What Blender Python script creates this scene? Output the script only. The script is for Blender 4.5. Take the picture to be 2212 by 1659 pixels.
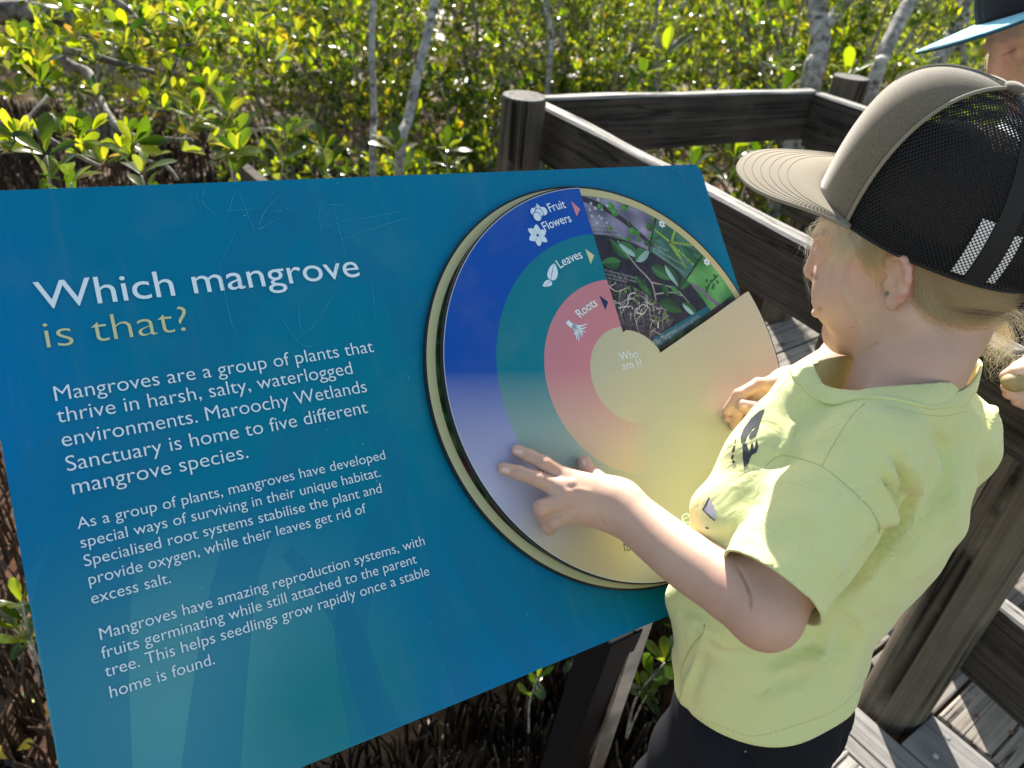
import bpy, bmesh, math, random
import numpy as np
from mathutils import Vector, Matrix
from mathutils.bvhtree import BVHTree

S = bpy.context.scene
for o in list(bpy.data.objects):
    bpy.data.objects.remove(o)
COL = S.collection
R = math.radians
PI = math.pi
random.seed(7)

# ---------------------------------------------------------------- camera, sky, sun, exposure
H = 1.47                                   # the lens above the boardwalk deck (z = 0)
CX = Vector((0.9944, 0.0581, 0.0879))      # camera right
CD = Vector((0.1054, -0.5483, -0.8296))    # camera down
CF = Vector((0.0, 0.8342, -0.5514))        # camera forward
FPX = 765.15                               # focal length in pixels of a 1024 wide picture
cam = bpy.data.cameras.new('camera')
camo = bpy.data.objects.new('camera', cam)
COL.objects.link(camo)
camo.matrix_world = Matrix(((CX.x, -CD.x, -CF.x, 0), (CX.y, -CD.y, -CF.y, 0), (CX.z, -CD.z, -CF.z, H), (0, 0, 0, 1)))
cam.sensor_width = 36.0
cam.lens = FPX / 1024 * 36.0
cam.clip_start = 0.02
cam.clip_end = 2000
cam.dof.use_dof = True
cam.dof.focus_distance = 0.80
cam.dof.aperture_fstop = 7.5
S.camera = camo

SUN_EL, SUN_AZ = 33.0, 3.0                  # the sun stands ahead of the camera, a little to the left
w = bpy.data.worlds.new("World"); S.world = w; w.use_nodes = True
nt = w.node_tree
sky = nt.nodes.new('ShaderNodeTexSky'); sky.sky_type = 'NISHITA'; sky.sun_disc = False
sky.sun_elevation = R(SUN_EL); sky.sun_rotation = R(-SUN_AZ)
bg = nt.nodes['Background']; bg.inputs['Strength'].default_value = 0.112
wb = nt.nodes.new('ShaderNodeMixRGB'); wb.blend_type = 'MULTIPLY'; wb.inputs[0].default_value = 1.0; wb.inputs[2].default_value = (1.0, 0.885, 0.70, 1)   # the phone's white balance
nt.links.new(sky.outputs[0], wb.inputs[1]); nt.links.new(wb.outputs[0], bg.inputs[0])
sl = bpy.data.lights.new('sun', 'SUN'); sl.energy = 4.4; sl.angle = R(0.5); sl.color = (1, 0.95, 0.86)
so = bpy.data.objects.new('sun', sl); COL.objects.link(so)
so.rotation_euler = (R(-(90 - SUN_EL)), 0, R(SUN_AZ))
S.view_settings.view_transform = 'Standard'
S.view_settings.look = 'None'
S.view_settings.gamma = 1.0
S.view_settings.exposure = 1.62
S.cycles.max_bounces = 8
S.cycles.transparent_max_bounces = 16

# ---------------------------------------------------------------- from the photograph's geometry to the world
K = 1024 / 2212.0
def ray(a, b):
    return CX * ((a * K - 512) / FPX) + CD * ((b * K - 384) / FPX) + CF
def W(a, b, d):
    return ray(a, b) * d + Vector((0, 0, H))
def Wz(a, b, z):
    r = ray(a, b); return r * ((z - H) / r.z) + Vector((0, 0, H))
def PX(p):
    q = Vector(p) - Vector((0, 0, H)); z = q.dot(CF)
    return ((q.dot(CX) / z * FPX + 512) / K, (q.dot(CD) / z * FPX + 384) / K)

# ---------------------------------------------------------------- object helpers
def tag(o, label=None, cat=None, group=None, kind=None):
    if label: o['label'] = label
    if cat: o['category'] = cat
    if group: o['group'] = group
    if kind: o['kind'] = kind
    return o
def thing(name, label, cat, loc=(0, 0, 0), rot=(0, 0, 0), group=None):
    o = bpy.data.objects.new(name, None); COL.objects.link(o)
    o.location = loc; o.rotation_euler = rot
    o.empty_display_size = 0.1
    return tag(o, label, cat, group)
def link(name, me, mat=None, parent=None, smooth=True):
    if mat is not None:
        for m in (mat if isinstance(mat, (list, tuple)) else [mat]): me.materials.append(m)
    if smooth is not None and len(me.polygons):
        me.polygons.foreach_set('use_smooth', [bool(smooth)] * len(me.polygons))
    o = bpy.data.objects.new(name, me); COL.objects.link(o)
    if parent is not None: o.parent = parent
    return o
def obj(name, bm, mat=None, parent=None, smooth=False):
    me = bpy.data.meshes.new(name); bm.to_mesh(me); bm.free()
    return link(name, me, mat, parent, smooth)
def pymesh(name, V, F, mat=None, parent=None, smooth=True):
    me = bpy.data.meshes.new(name)
    me.from_pydata([tuple(v) for v in V], [], [tuple(f) for f in F]); me.update()
    return link(name, me, mat, parent, smooth)
def npmesh(name, V, F, mat=None, parent=None, smooth=True):
    """quads or tris from numpy arrays"""
    V = np.asarray(V, np.float32); F = np.asarray(F, np.int32); n = F.shape[1]
    me = bpy.data.meshes.new(name)
    me.vertices.add(len(V)); me.vertices.foreach_set('co', V.ravel())
    me.loops.add(F.size); me.loops.foreach_set('vertex_index', F.ravel())
    me.polygons.add(len(F)); me.polygons.foreach_set('loop_start', np.arange(0, F.size, n, dtype=np.int32))
    me.update(calc_edges=True)
    return link(name, me, mat, parent, smooth)
def frame_of(d):
    d = Vector(d).normalized()
    a = Vector((0, 0, 1)) if abs(d.z) < 0.9 else Vector((1, 0, 0))
    x = a.cross(d).normalized(); return x, d.cross(x)
def tube(bm, pts, rad, n=8, cap=True, mi=0):
    pts = [Vector(p) for p in pts]; m = len(pts)
    rr = rad if isinstance(rad, (list, tuple)) else [rad] * m
    rings = []; x = None
    for i, p in enumerate(pts):
        t = (pts[min(i + 1, m - 1)] - pts[max(i - 1, 0)])
        if t.length < 1e-9: t = Vector((0, 0, 1))
        t.normalize()
        if x is None: x, y = frame_of(t)
        else:
            x = (x - t * x.dot(t)).normalized(); y = t.cross(x)
        rings.append([bm.verts.new(p + (x * math.cos(2 * PI * k / n) + y * math.sin(2 * PI * k / n)) * rr[i]) for k in range(n)])
    fs = []
    for a, b in zip(rings, rings[1:]):
        for k in range(n):
            fs.append(bm.faces.new((a[k], a[(k + 1) % n], b[(k + 1) % n], b[k])))
    if cap:
        fs.append(bm.faces.new(rings[0][::-1])); fs.append(bm.faces.new(rings[-1]))
    for f in fs: f.material_index = mi; f.smooth = True
    return rings
def box(bm, lo, hi, M=None, bevel=0.0, seg=1, mi=0):
    vs = []
    r = bmesh.ops.create_cube(bm, size=1.0)['verts']
    for v in r:
        v.co = Vector(((lo[0] + hi[0]) / 2 + v.co.x * (hi[0] - lo[0]), (lo[1] + hi[1]) / 2 + v.co.y * (hi[1] - lo[1]), (lo[2] + hi[2]) / 2 + v.co.z * (hi[2] - lo[2])))
    fs = set(f for v in r for f in v.link_faces)
    if bevel > 0:
        es = set(e for v in r for e in v.link_edges)
        q = bmesh.ops.bevel(bm, geom=list(es), offset=bevel, segments=seg, affect='EDGES', profile=0.5)
        r = list(set(q['verts']) | set(v for v in r if v.is_valid)); fs = set(f for v in r for f in v.link_faces)
    for f in fs: f.material_index = mi
    if M is not None:
        for v in r: v.co = M @ v.co
    return r
def catmull(P, n=8):
    P = [Vector(p) for p in P]
    if len(P) < 3: return [P[0].lerp(P[-1], i / n) for i in range(n + 1)]
    Q = [P[0] * 2 - P[1]] + P + [P[-1] * 2 - P[-2]]; out = []
    for i in range(1, len(Q) - 2):
        a, b, c, d = Q[i - 1:i + 3]
        for k in range(n):
            t = k / n
            out.append(0.5 * ((2 * b) + (c - a) * t + (2 * a - 5 * b + 4 * c - d) * t * t + (3 * b - a - 3 * c + d) * t ** 3))
    out.append(P[-1]); return out

# ---------------------------------------------------------------- materials
def srgb(r, g, b):
    f = lambda c: (c / 12.92 if c <= 0.04045 else ((c + 0.055) / 1.055) ** 2.4)
    return (f(r / 255), f(g / 255), f(b / 255), 1)
class NT:
    def __init__(s, name):
        s.m = bpy.data.materials.new(name); s.m.use_nodes = True
        s.t = s.m.node_tree; s.p = s.t.nodes['Principled BSDF']; s.out = s.t.nodes['Material Output']
    def n(s, ty, **kw):
        nd = s.t.nodes.new('ShaderNode' + ty)
        for k, v in kw.items():
            if k.startswith('i_'):
                k2 = k[2:]
                nd.inputs[int(k2) if k2.isdigit() else k2.replace('_', ' ')].default_value = v
            else: setattr(nd, k, v)
        return nd
    def l(s, a, b): s.t.links.new(a, b)
    def set(s, **kw):
        for k, v in kw.items(): s.p.inputs[k.replace('_', ' ')].default_value = v
    def coord(s, kind='Object', scale=(1, 1, 1), loc=(0, 0, 0), rot=(0, 0, 0)):
        t = s.n('TexCoord'); m = s.n('Mapping'); s.l(t.outputs[kind], m.inputs[0])
        m.inputs['Scale'].default_value = scale; m.inputs['Location'].default_value = loc; m.inputs['Rotation'].default_value = rot
        return m.outputs[0]
    def noise(s, co, scale=5, detail=4, rough=0.55, dist=0.0):
        q = s.n('TexNoise'); s.l(co, q.inputs['Vector'])
        q.inputs['Scale'].default_value = scale; q.inputs['Detail'].default_value = detail
        q.inputs['Roughness'].default_value = rough; q.inputs['Distortion'].default_value = dist
        return q.outputs[0]
    def ramp(s, fac, stops, interp='LINEAR'):
        q = s.n('ValToRGB'); s.l(fac, q.inputs[0]); cr = q.color_ramp; cr.interpolation = interp
        while len(cr.elements) < len(stops): cr.elements.new(0.5)
        for e, (p, c) in zip(cr.elements, stops):
            e.position = p; e.color = c if len(c) == 4 else (*c, 1)
        return q.outputs[0]
    def mix(s, fac, a, b, mode='MIX'):
        q = s.n('MixRGB', blend_type=mode)
        for i, v in ((0, fac), (1, a), (2, b)):
            if hasattr(v, 'node'): s.l(v, q.inputs[i])
            else: q.inputs[i].default_value = v if i else v
        return q.outputs[0]
    def math(s, op, a, b=0.0, clamp=False):
        q = s.n('Math', operation=op, use_clamp=clamp)
        for i, v in ((0, a), (1, b)):
            if hasattr(v, 'node'): s.l(v, q.inputs[i])
            else: q.inputs[i].default_value = v
        return q.outputs[0]
    def maprange(s, v, a, b, c=0.0, d=1.0, smooth=False):
        q = s.n('MapRange'); q.clamp = True
        if smooth: q.interpolation_type = 'SMOOTHSTEP'
        s.l(v, q.inputs[0])
        for i, x in zip((1, 2, 3, 4), (a, b, c, d)): q.inputs[i].default_value = x
        return q.outputs[0]
    def bump(s, h, strength=0.3, dist=0.01):
        q = s.n('Bump'); q.inputs['Strength'].default_value = strength; q.inputs['Distance'].default_value = dist
        s.l(h, q.inputs['Height']); s.l(q.outputs[0], s.p.inputs['Normal']); return q.outputs[0]
    def base(s, c): s.l(c, s.p.inputs['Base Color'])
def plain(name, col, rough=0.5, metal=0.0, spec=0.5, **kw):
    t = NT(name); t.set(Base_Color=col if len(col) == 4 else (*col, 1), Roughness=rough, Metallic=metal)
    t.p.inputs['Specular IOR Level'].default_value = spec
    for k, v in kw.items(): t.p.inputs[k.replace('_', ' ')].default_value = v
    return t.m
def speckle(name, col, col2, scale, rough=0.5, bump=0.1, bdist=0.002, spec=0.4):
    t = NT(name); c = t.coord(); f = t.noise(c, scale, 5)
    t.base(t.mix(f, col, col2)); t.set(Roughness=rough); t.p.inputs['Specular IOR Level'].default_value = spec
    t.bump(f, bump, bdist); return t.m
def wood(name, dark, light, axis=0, grain=60.0, crack=0.5, rough=0.85, spec=0.1):
    """weathered timber, grain along one local axis; tone shifts from board to board"""
    t = NT(name)
    sc = [grain] * 3; sc[axis] = grain / 28
    geo = t.n('NewGeometry')
    tc = t.n('TexCoord'); add = t.n('VectorMath', operation='ADD'); t.l(tc.outputs['Object'], add.inputs[0])
    mul = t.n('VectorMath', operation='SCALE'); cmb = t.n('CombineXYZ')
    for i in range(3): t.l(geo.outputs['Random Per Island'], cmb.inputs[i])
    t.l(cmb.outputs[0], mul.inputs[0]); mul.inputs['Scale'].default_value = 37.0
    t.l(mul.outputs[0], add.inputs[1])
    mp = t.n('Mapping'); t.l(add.outputs[0], mp.inputs[0]); mp.inputs['Scale'].default_value = sc
    g = t.noise(mp.outputs[0], 1.0, 8, 0.62, 0.25)
    mp2 = t.n('Mapping'); t.l(add.outputs[0], mp2.inputs[0]); mp2.inputs['Scale'].default_value = [x * 0.45 if i != axis else x * 0.3 for i, x in enumerate(sc)]
    g2 = t.noise(mp2.outputs[0], 1.0, 3, 0.5, 0.6)
    mp3 = t.n('Mapping'); t.l(add.outputs[0], mp3.inputs[0]); mp3.inputs['Scale'].default_value = (6, 6, 6)
    blot = t.noise(mp3.outputs[0], 1.0, 4, 0.6)
    ck = t.maprange(g2, 0.5 - 0.012, 0.5 + 0.012, 0, 1)
    ck2 = t.math('ABSOLUTE', t.math('SUBTRACT', g2, 0.5))
    ck3 = t.maprange(ck2, 0.0, 0.028, 1.0, 0.0)                       # thin lines: drying cracks
    gate = t.maprange(blot, 0.38, 0.50, 0, 1)
    ckf = t.math('MULTIPLY', t.math('MULTIPLY', ck3, gate), crack)
    mp4 = t.n('Mapping'); t.l(add.outputs[0], mp4.inputs[0]); mp4.inputs['Scale'].default_value = [x * 4.2 if i != axis else x * 1.6 for i, x in enumerate(sc)]
    g3 = t.noise(mp4.outputs[0], 1.0, 5, 0.7, 0.1)
    g = t.math('ADD', t.math('MULTIPLY', g, 0.55), t.math('MULTIPLY', g3, 0.45))
    c = t.mix(t.maprange(g, 0.34, 0.66), dark, light)
    c = t.mix(t.math('MULTIPLY', t.maprange(blot, 0.35, 0.7), 0.45), c, tuple(x * 0.55 for x in dark[:3]) + (1,))
    tone = t.mix(geo.outputs['Random Per Island'], (0.8, 0.8, 0.82, 1), (1.2, 1.17, 1.12, 1))
    c = t.mix(1.0, c, tone, 'MULTIPLY')
    c = t.mix(ckf, c, (0.008, 0.007, 0.006, 1))
    t.base(c); t.set(Roughness=rough); t.p.inputs['Specular IOR Level'].default_value = spec
    hgt = t.math('SUBTRACT', g, t.math('MULTIPLY', ckf, 1.5))
    t.bump(hgt, 0.55, 0.004)
    return t.m
# ---------------------------------------------------------------- wet mud flat
MUDZ = -0.62
def hnoise(x, y):
    return (0.05 * math.sin(x * 1.3 + 0.7) * math.cos(y * 1.1) + 0.03 * math.sin(x * 3.1 + y * 2.3) + 0.018 * math.sin(x * 7.3 - y * 5.1 + 1.0)
            + 0.009 * math.sin(x * 17 + 2 * math.sin(y * 9)) + 0.006 * math.sin(y * 31 + x * 13))
def mud_z(x, y):
    return MUDZ + hnoise(x, y)
t = NT('wet_mud')
co = t.coord()
n1 = t.noise(co, 3.0, 6, 0.6); n2 = t.noise(co, 26, 6, 0.65); n3 = t.noise(co, 1.1, 3, 0.5)
c = t.ramp(n1, [(0.3, (0.055, 0.028, 0.016)), (0.55, (0.15, 0.078, 0.042)), (0.75, (0.25, 0.14, 0.08))])
c = t.mix(t.maprange(n2, 0.4, 0.75), c, (0.03, 0.018, 0.012, 1))
t.base(c)
wet = t.maprange(n3, 0.36, 0.46, 0.3, 0.8)
t.l(wet, t.p.inputs['Roughness']); t.p.inputs['Specular IOR Level'].default_value = 0.25
t.bump(t.math('ADD', n2, t.math('MULTIPLY', n1, 2.0)), 0.5, 0.012)
MUD = t.m
bm = bmesh.new()
def grid_patch(x0, x1, y0, y1, nx, ny):
    vs = [[bm.verts.new((x0 + (x1 - x0) * i / nx, y0 + (y1 - y0) * j / ny, mud_z(x0 + (x1 - x0) * i / nx, y0 + (y1 - y0) * j / ny))) for j in range(ny + 1)] for i in range(nx + 1)]
    for i in range(nx):
        for j in range(ny):
            bm.faces.new((vs[i][j], vs[i + 1][j], vs[i + 1][j + 1], vs[i][j + 1]))
grid_patch(-6, 6, -3, 11, 220, 260)
grid_patch(-60, -6, -20, 11, 27, 31); grid_patch(6, 60, -20, 11, 27, 31); grid_patch(-60, 60, 11, 130, 60, 60); grid_patch(-6, 6, -20, -3, 12, 17)
bmesh.ops.remove_doubles(bm, verts=bm.verts, dist=0.0001)
tag(obj('mud_flat', bm, MUD, smooth=True), kind='structure')
t = NT('tidal_water')
t.set(Base_Color=(0.03, 0.025, 0.02, 1), Roughness=0.03, IOR=1.33)
t.p.inputs['Transmission Weight'].default_value = 0.85
t.bump(t.noise(t.coord(scale=(1, 1, 1)), 35, 3, 0.5), 0.12, 0.01)
bm = bmesh.new()
vs = [bm.verts.new(v) for v in ((-60, -20, MUDZ - 0.055), (60, -20, MUDZ - 0.055), (60, 130, MUDZ - 0.055), (-60, 130, MUDZ - 0.055))]
bm.faces.new(vs)
tag(obj('water', bm, t.m), kind='structure')

# ---------------------------------------------------------------- boardwalk decks
W_DECK = wood('deck_timber', (0.13, 0.115, 0.10, 1), (0.42, 0.38, 0.34, 1), 0, 70, 1.0)
W_EDGE = wood('edge_board_timber', (0.16, 0.155, 0.155, 1), (0.34, 0.33, 0.325, 1), 0, 80, 0.35, 0.75)
W_POST = wood('post_timber', (0.062, 0.052, 0.042, 1), (0.175, 0.152, 0.124, 1), 2, 34, 1.0, 0.8)
W_RAIL = wood('rail_timber', (0.028, 0.0235, 0.0205, 1), (0.125, 0.110, 0.096, 1), 0, 70, 0.8, 0.8)
W_TOP = wood('bleached_timber', (0.2, 0.19, 0.18, 1), (0.54, 0.52, 0.49, 1), 0, 90, 0.9, 0.75)
STEEL = plain('galvanised_steel', (0.55, 0.55, 0.56, 1), 0.38, 1.0)
RUST = speckle('rusty_iron', (0.1, 0.035, 0.015, 1), (0.22, 0.1, 0.05, 1), 300, 0.8)
BLACK = plain('black_hole', (0.004, 0.004, 0.004, 1), 0.9)

def local(origin, ang, z=0.0):
    return Matrix.Translation((origin[0], origin[1], z)) @ Matrix.Rotation(ang, 4, 'Z')
# main boardwalk: wide boards nailed across, running away to the upper right (direction about 39 degrees)
A1 = R(39.5)
u1 = Vector((math.cos(A1), math.sin(A1), 0)); v1 = Vector((-u1.y, u1.x, 0))
O1 = Wz(2050.0, 1540.0, 0); O1 = Vector((1.0178, 1.0752, 0))     # near end of the gap between two boards
M1 = local(O1, A1)
rnd = random.Random(3)
bm = bmesh.new(); bmn = bmesh.new()
pw = 0.172
for k in range(-5, 24):
    y0 = k * pw; L0 = 0.0 + rnd.uniform(-0.004, 0.004)
    if k >= 1: L0 = -0.02 + rnd.uniform(-0.004, 0.004)
    L1 = 2.4
    m_ = O1 + v1 * (y0 + pw / 2)                                     # boards end at the railing lines
    da = Vector((0.883, -1.42, 0)).normalized(); na = Vector((-da.y, da.x, 0)); o_ = Vector((0.05, 2.31, 0))
    if k >= 3: L0 = max(L0, -((m_ - o_).dot(na)) / u1.dot(na) + rnd.uniform(-.01, .01))
    db = Vector((0.87, 0.48, 0)).normalized(); nb_ = Vector((-db.y, db.x, 0))
    lim = -((m_ - Vector((0.05, 2.42, 0))).dot(nb_)) / u1.dot(nb_)
    if u1.dot(nb_) > 0: L1 = min(L1, lim + 0.05)
    if L1 - L0 < 0.15: continue
    vs = box(bm, (L0, y0 + 0.004, -0.045), (L1, y0 + pw - 0.005, rnd.uniform(-0.002, 0.002)), None, 0.004, 2)
    for f in set(f for v in vs if v.is_valid for f in v.link_faces): f.smooth = False
    for q in range(2):
        for xx in (0.085, 1.15, 2.25):
            cx, cy = xx + rnd.uniform(-0.02, 0.02), y0 + pw * (0.3 + 0.42 * q) + rnd.uniform(-0.008, 0.008)
            bmesh.ops.create_circle(bmn, cap_ends=True, radius=0.0055, segments=10, matrix=Matrix.Translation((cx, cy, 0.0035)))
deck = obj('boardwalk_deck', bm, W_DECK); deck.matrix_world = M1; tag(deck, kind='structure')
nl = obj('nail_head', bmn, RUST, deck); 
# viewing bay: narrower, screwed boards lying across, edged by a flat kerb board
bm = bmesh.new(); bms = bmesh.new()
A2 = R(-51.2)
u2 = Vector((math.cos(A2), math.sin(A2), 0))
O2 = Vector((1.0130, 1.0760, 0)); M2 = local(O2, A2)
def screw(bmx, cx, cy, z=0.002):
    m = Matrix.Translation((cx, cy, z))
    bmesh.ops.create_cone(bmx, cap_ends=True, segments=16, radius1=0.0062, radius2=0.0055, depth=0.0015, matrix=m)
    bmesh.ops.create_circle(bmx, cap_ends=True, radius=0.0022, segments=8, matrix=Matrix.Translation((cx, cy, z + 0.0012)))
widths = [(-0.128, -0.003, 0.0), (-0.205, -0.131, -0.004), (-0.245, -0.208, -0.004), (-0.30, -0.249, -0.004), (-0.385, -0.305, -0.004), (-0.475, -0.39, -0.004), (-0.565, -0.48, -0.004), (-0.66, -0.57, -0.004)]
for k, (a, b, z) in enumerate(widths):
    s0 = 0.0 if k == 0 else -0.27
    box(bm, (s0, a, -0.045), (1.9, b, z), None, 0.003, 2)
for (a, s) in ((-0.09, 0.055), (-0.035, 0.06)):
    pass
for p in ((0.048, -0.028), (0.058, -0.094), (0.062, -0.148), (0.065, -0.19)):
    screw(bms, p[0], p[1], 0.0015 if p[1] > -0.13 else -0.0025)
bay = obj('viewing_bay_deck', bm, W_EDGE); bay.matrix_world = M2; tag(bay, kind='structure')
# sunlit batten ends peeping out at the bottom of the picture
sc = obj('screw_head', bms, STEEL, bay)
bm = bmesh.new()
MB = local(Wz(1862, 1650, 0.01), R(41))
for k, (a, b, l) in enumerate(((-0.02, 0.028, -0.004), (-0.072, -0.025, -0.012), (0.031, 0.038, 0.004))):
    box(bm, (-0.4, a, -0.03), (l, b, 0.008), None, 0.003, 2)
bt = obj('deck_batten', bm, W_TOP, bay); bt.matrix_parent_inverse = bay.matrix_world.inverted(); bt.matrix_world = MB
# bearers below the decks
bm = bmesh.new()
box(bm, (-0.06, -1.0, -0.2), (-0.005, 4.2, -0.05)); box(bm, (2.2, -1.0, -0.2), (2.3, 4.2, -0.05))
be = obj('bearer', bm, W_RAIL, deck)

# ---------------------------------------------------------------- railings
def post_mesh(r0, z0, z1, seed, n=28):
    rn = random.Random(seed); bm = bmesh.new()
    zs = [z0 + (z1 - z0) * i / 14 for i in range(15)]
    ph = [rn.uniform(0, 6.28) for _ in range(4)]
    rings = []
    prof = [(z, 1.0) for z in zs[:-1]] + [(z1 - 0.006, 1.0), (z1, 0.955)]
    for z, f in prof:
        ring = []
        for k in range(n):
            a = 2 * PI * k / n
            rr = r0 * f * (1 + 0.02 * math.sin(2 * a + ph[0]) + 0.012 * math.sin(3 * a + ph[1] + z * 2) + 0.01 * math.sin(5 * a + ph[2]))
            ring.append(bm.verts.new((rr * math.cos(a), rr * math.sin(a), z)))
        rings.append(ring)
    for a, b in zip(rings, rings[1:]):
        for k in range(n):
            f = bm.faces.new((a[k], a[(k + 1) % n], b[(k + 1) % n], b[k])); f.smooth = True
    c = bm.verts.new((0, 0, z1 + 0.001))
    for k in range(n): bm.faces.new((rings[-1][k], rings[-1][(k + 1) % n], c)).material_index = 1
    bm.faces.new(rings[0][::-1])
    return bm
W_END = wood('end_grain_timber', (0.1, 0.095, 0.09, 1), (0.3, 0.29, 0.28, 1), 2, 140, 0.8)
def rail(name, a, b, ztop, hgt, thick, side, parent):
    """a plank on edge from a to b; side = +1/-1 puts its thickness left or right of the line"""
    a = Vector((a[0], a[1], 0)); b = Vector((b[0], b[1], 0)); d = b - a; L = d.length
    bm = bmesh.new()
    y0, y1 = (0, thick) if side > 0 else (-thick, 0)
    nx = 40; rn = random.Random(int(L * 1000))
    secs = []
    prof = [(y0, 0.006), (y0 + 0.006, 0), (y1 - 0.006, 0), (y1, 0.006), (y1, hgt), (y0, hgt)]
    ph = rn.uniform(0, 6)
    for i in range(nx + 1):
        x = L * i / nx
        secs.append([bm.verts.new((x, y + 0.0012 * math.sin(x * 9 + q + ph), ztop - dz + (0.0015 * math.sin(x * 13 + ph + q) if q < 4 else 0.003 * math.sin(x * 5 + ph)))) for q, (y, dz) in enumerate(prof)])
    for s, e in zip(secs, secs[1:]):
        for q in range(6):
            f = bm.faces.new((s[q], e[q], e[(q + 1) % 6], s[(q + 1) % 6]))
            f.material_index = 1 if q in (0, 1, 2) else 0
    bm.faces.new(secs[0]); bm.faces.new(secs[-1][::-1])
    bmesh.ops.recalc_face_normals(bm, faces=bm.faces)
    o = obj(name, bm, [W_RAIL, W_TOP], parent)
    o.location = a; o.rotation_euler = (0, 0, math.atan2(d.y, d.x))
    return o
def bolt(p, n, parent, mat=STEEL, r=0.011):
    bm = bmesh.new()
    q = Vector(n).normalized().to_track_quat('Z', 'Y').to_matrix().to_4x4()
    bmesh.ops.create_cone(bm, cap_ends=True, segments=24, radius1=r * 1.5, radius2=r * 1.5, depth=0.003, matrix=Matrix.Translation((0, 0, 0.0015)))
    bmesh.ops.create_cone(bm, cap_ends=True, segments=20, radius1=r, radius2=r * 0.6, depth=0.008, matrix=Matrix.Translation((0, 0, 0.007)))
    o = obj('bolt', bm, mat, parent, True); o.matrix_world = Matrix.Translation(p) @ q
    return o
P1 = Vector((-0.049, 2.175)); P3 = Vector((1.102, 2.985))
rl = thing('boardwalk_railing', 'dark weathered corner railing of round posts and planks behind the sign', 'railing')
for p, zt, sd in ((P1, 0.975, 1), (P3, 0.975, 2)):
    o = obj('post', post_mesh(0.0625, mud_z(p.x, p.y) - 0.1, zt, sd), [W_POST, W_END], rl); o.location = (p.x, p.y, 0); o.rotation_euler = (0, 0, sd)
rail('rail', (0.010, 2.372), (0.972, 2.901), 0.93, 0.172, 0.045, 1, rl)
rail('rail', (0.012, 2.335), (0.895, 0.915), 0.93, 0.15, 0.045, -1, rl).location.z = 0.0015
rail('rail', (0.960, 2.886), (1.52, 1.86), 0.93, 0.185, 0.045, 1, rl).location.z = -0.002
# lower rails
rail('rail', (0.955, 2.893), (1.52, 1.86), 0.62, 0.14, 0.045, 1, rl)
bolt(W(1161, 302, 2.135), (0.35, -0.9, 0.1), rl)
bolt(W(1798, 246, 2.72), (-0.85, -0.45, 0.0), rl, RUST, 0.010)
bolt(W(1776, 266, 2.74), (-0.85, -0.45, 0.0), rl, RUST, 0.009)
fr = thing('timber_post_railing', 'thick cracked round timber post with a dark plank rail, right foreground', 'railing')
o = obj('post', post_mesh(0.068, -0.75, 1.3, 5, 40), [W_POST, W_END], fr); o.location = (0.940, 1.105, 0); o.rotation_euler = (0, 0, 1.1)
rail('rail', (0.985, 1.13), (1.95, -0.45), 0.345, 0.2, 0.045, 1, fr)
rail('rail', (0.985, 1.13), (1.95, -0.45), 0.93, 0.185, 0.045, 1, fr)
# ---------------------------------------------------------------- interpretive sign on a tilted panel
SM = Matrix(((0.8364, -0.3610, 0.4124, 0.1258), (0.5455, 0.6212, -0.5626, 0.7891), (-0.0531, 0.6955, 0.7165, 0.9728), (0, 0, 0, 1)))
UPC = (0.0109, -0.0014); UPR = 0.2452; LOH = 0.0078; UPH = 0.0188
sign = thing('information_sign', 'large blue tilted information panel about mangroves with a round turning wheel', 'sign')
sign.matrix_world = SM
def on_sign(o):
    o.parent = sign; return o
def PN(a, b, h=0.0):
    """point at height h over the panel face, seen at photo position a, b"""
    n = SM.to_3x3() @ Vector((0, 0, 1)); r = ray(a, b); o = Vector((0, 0, H))
    s = ((SM.translation - o).dot(n) + h) / r.dot(n)
    return o + r * s
SMI = SM.inverted()
def PL(a, b, h=0.0):
    return SMI @ PN(a, b, h)

# printed blue face
t = NT('printed_blue_panel')
tc = t.n('TexCoord'); sp = t.n('SeparateXYZ'); t.l(tc.outputs['Object'], sp.inputs[0])
def blob(cx, cy, rx, ry, lo=0.0, hi=1.0):
    dx = t.math('DIVIDE', t.math('SUBTRACT', sp.outputs[0], cx), rx); dy = t.math('DIVIDE', t.math('SUBTRACT', sp.outputs[1], cy), ry)
    d = t.math('SQRT', t.math('ADD', t.math('MULTIPLY', dx, dx), t.math('MULTIPLY', dy, dy)))
    return t.maprange(d, 1.0, 0.0, 0.0, hi, True)
BL = (0.0, 0.182, 0.335, 1)
c = t.mix(blob(-0.30, 0.02, 0.33, 0.22, hi=0.85), BL, (0.0, 0.20, 0.30, 1))
c = t.mix(blob(-0.66, 0.1, 0.16, 0.3, hi=0.7), c, (0.0, 0.17, 0.47, 1))
c = t.mix(blob(-0.53, -0.2, 0.24, 0.2, hi=1.0), c, (0.09, 0.33, 0.38, 1))
c = t.mix(blob(-0.42, -0.24, 0.13, 0.12, hi=0.9), c, (0.01, 0.22, 0.25, 1))
c = t.mix(blob(0.03, -0.24, 0.24, 0.1, hi=1.0), c, (0.0, 0.135, 0.10, 1))
c = t.mix(blob(-0.16, -0.3, 0.26, 0.09, hi=0.75), c, (0.0, 0.2, 0.46, 1))
c = t.mix(blob(0.2, 0.25, 0.2, 0.2, hi=0.6), c, (0.0, 0.14, 0.31, 1))
wear = t.noise(t.coord(scale=(900, 40, 1)), 1, 3); spk = t.noise(t.coord(), 160, 4)
c = t.mix(t.maprange(spk, 0.66, 0.8, 0, 0.2), c, (0.02, 0.05, 0.06, 1))
dirt = t.noise(t.coord(), 9, 5, 0.62)
c = t.mix(t.maprange(dirt, 0.52, 0.8, 0, 0.10), c, (0.22, 0.3, 0.32, 1))
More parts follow.
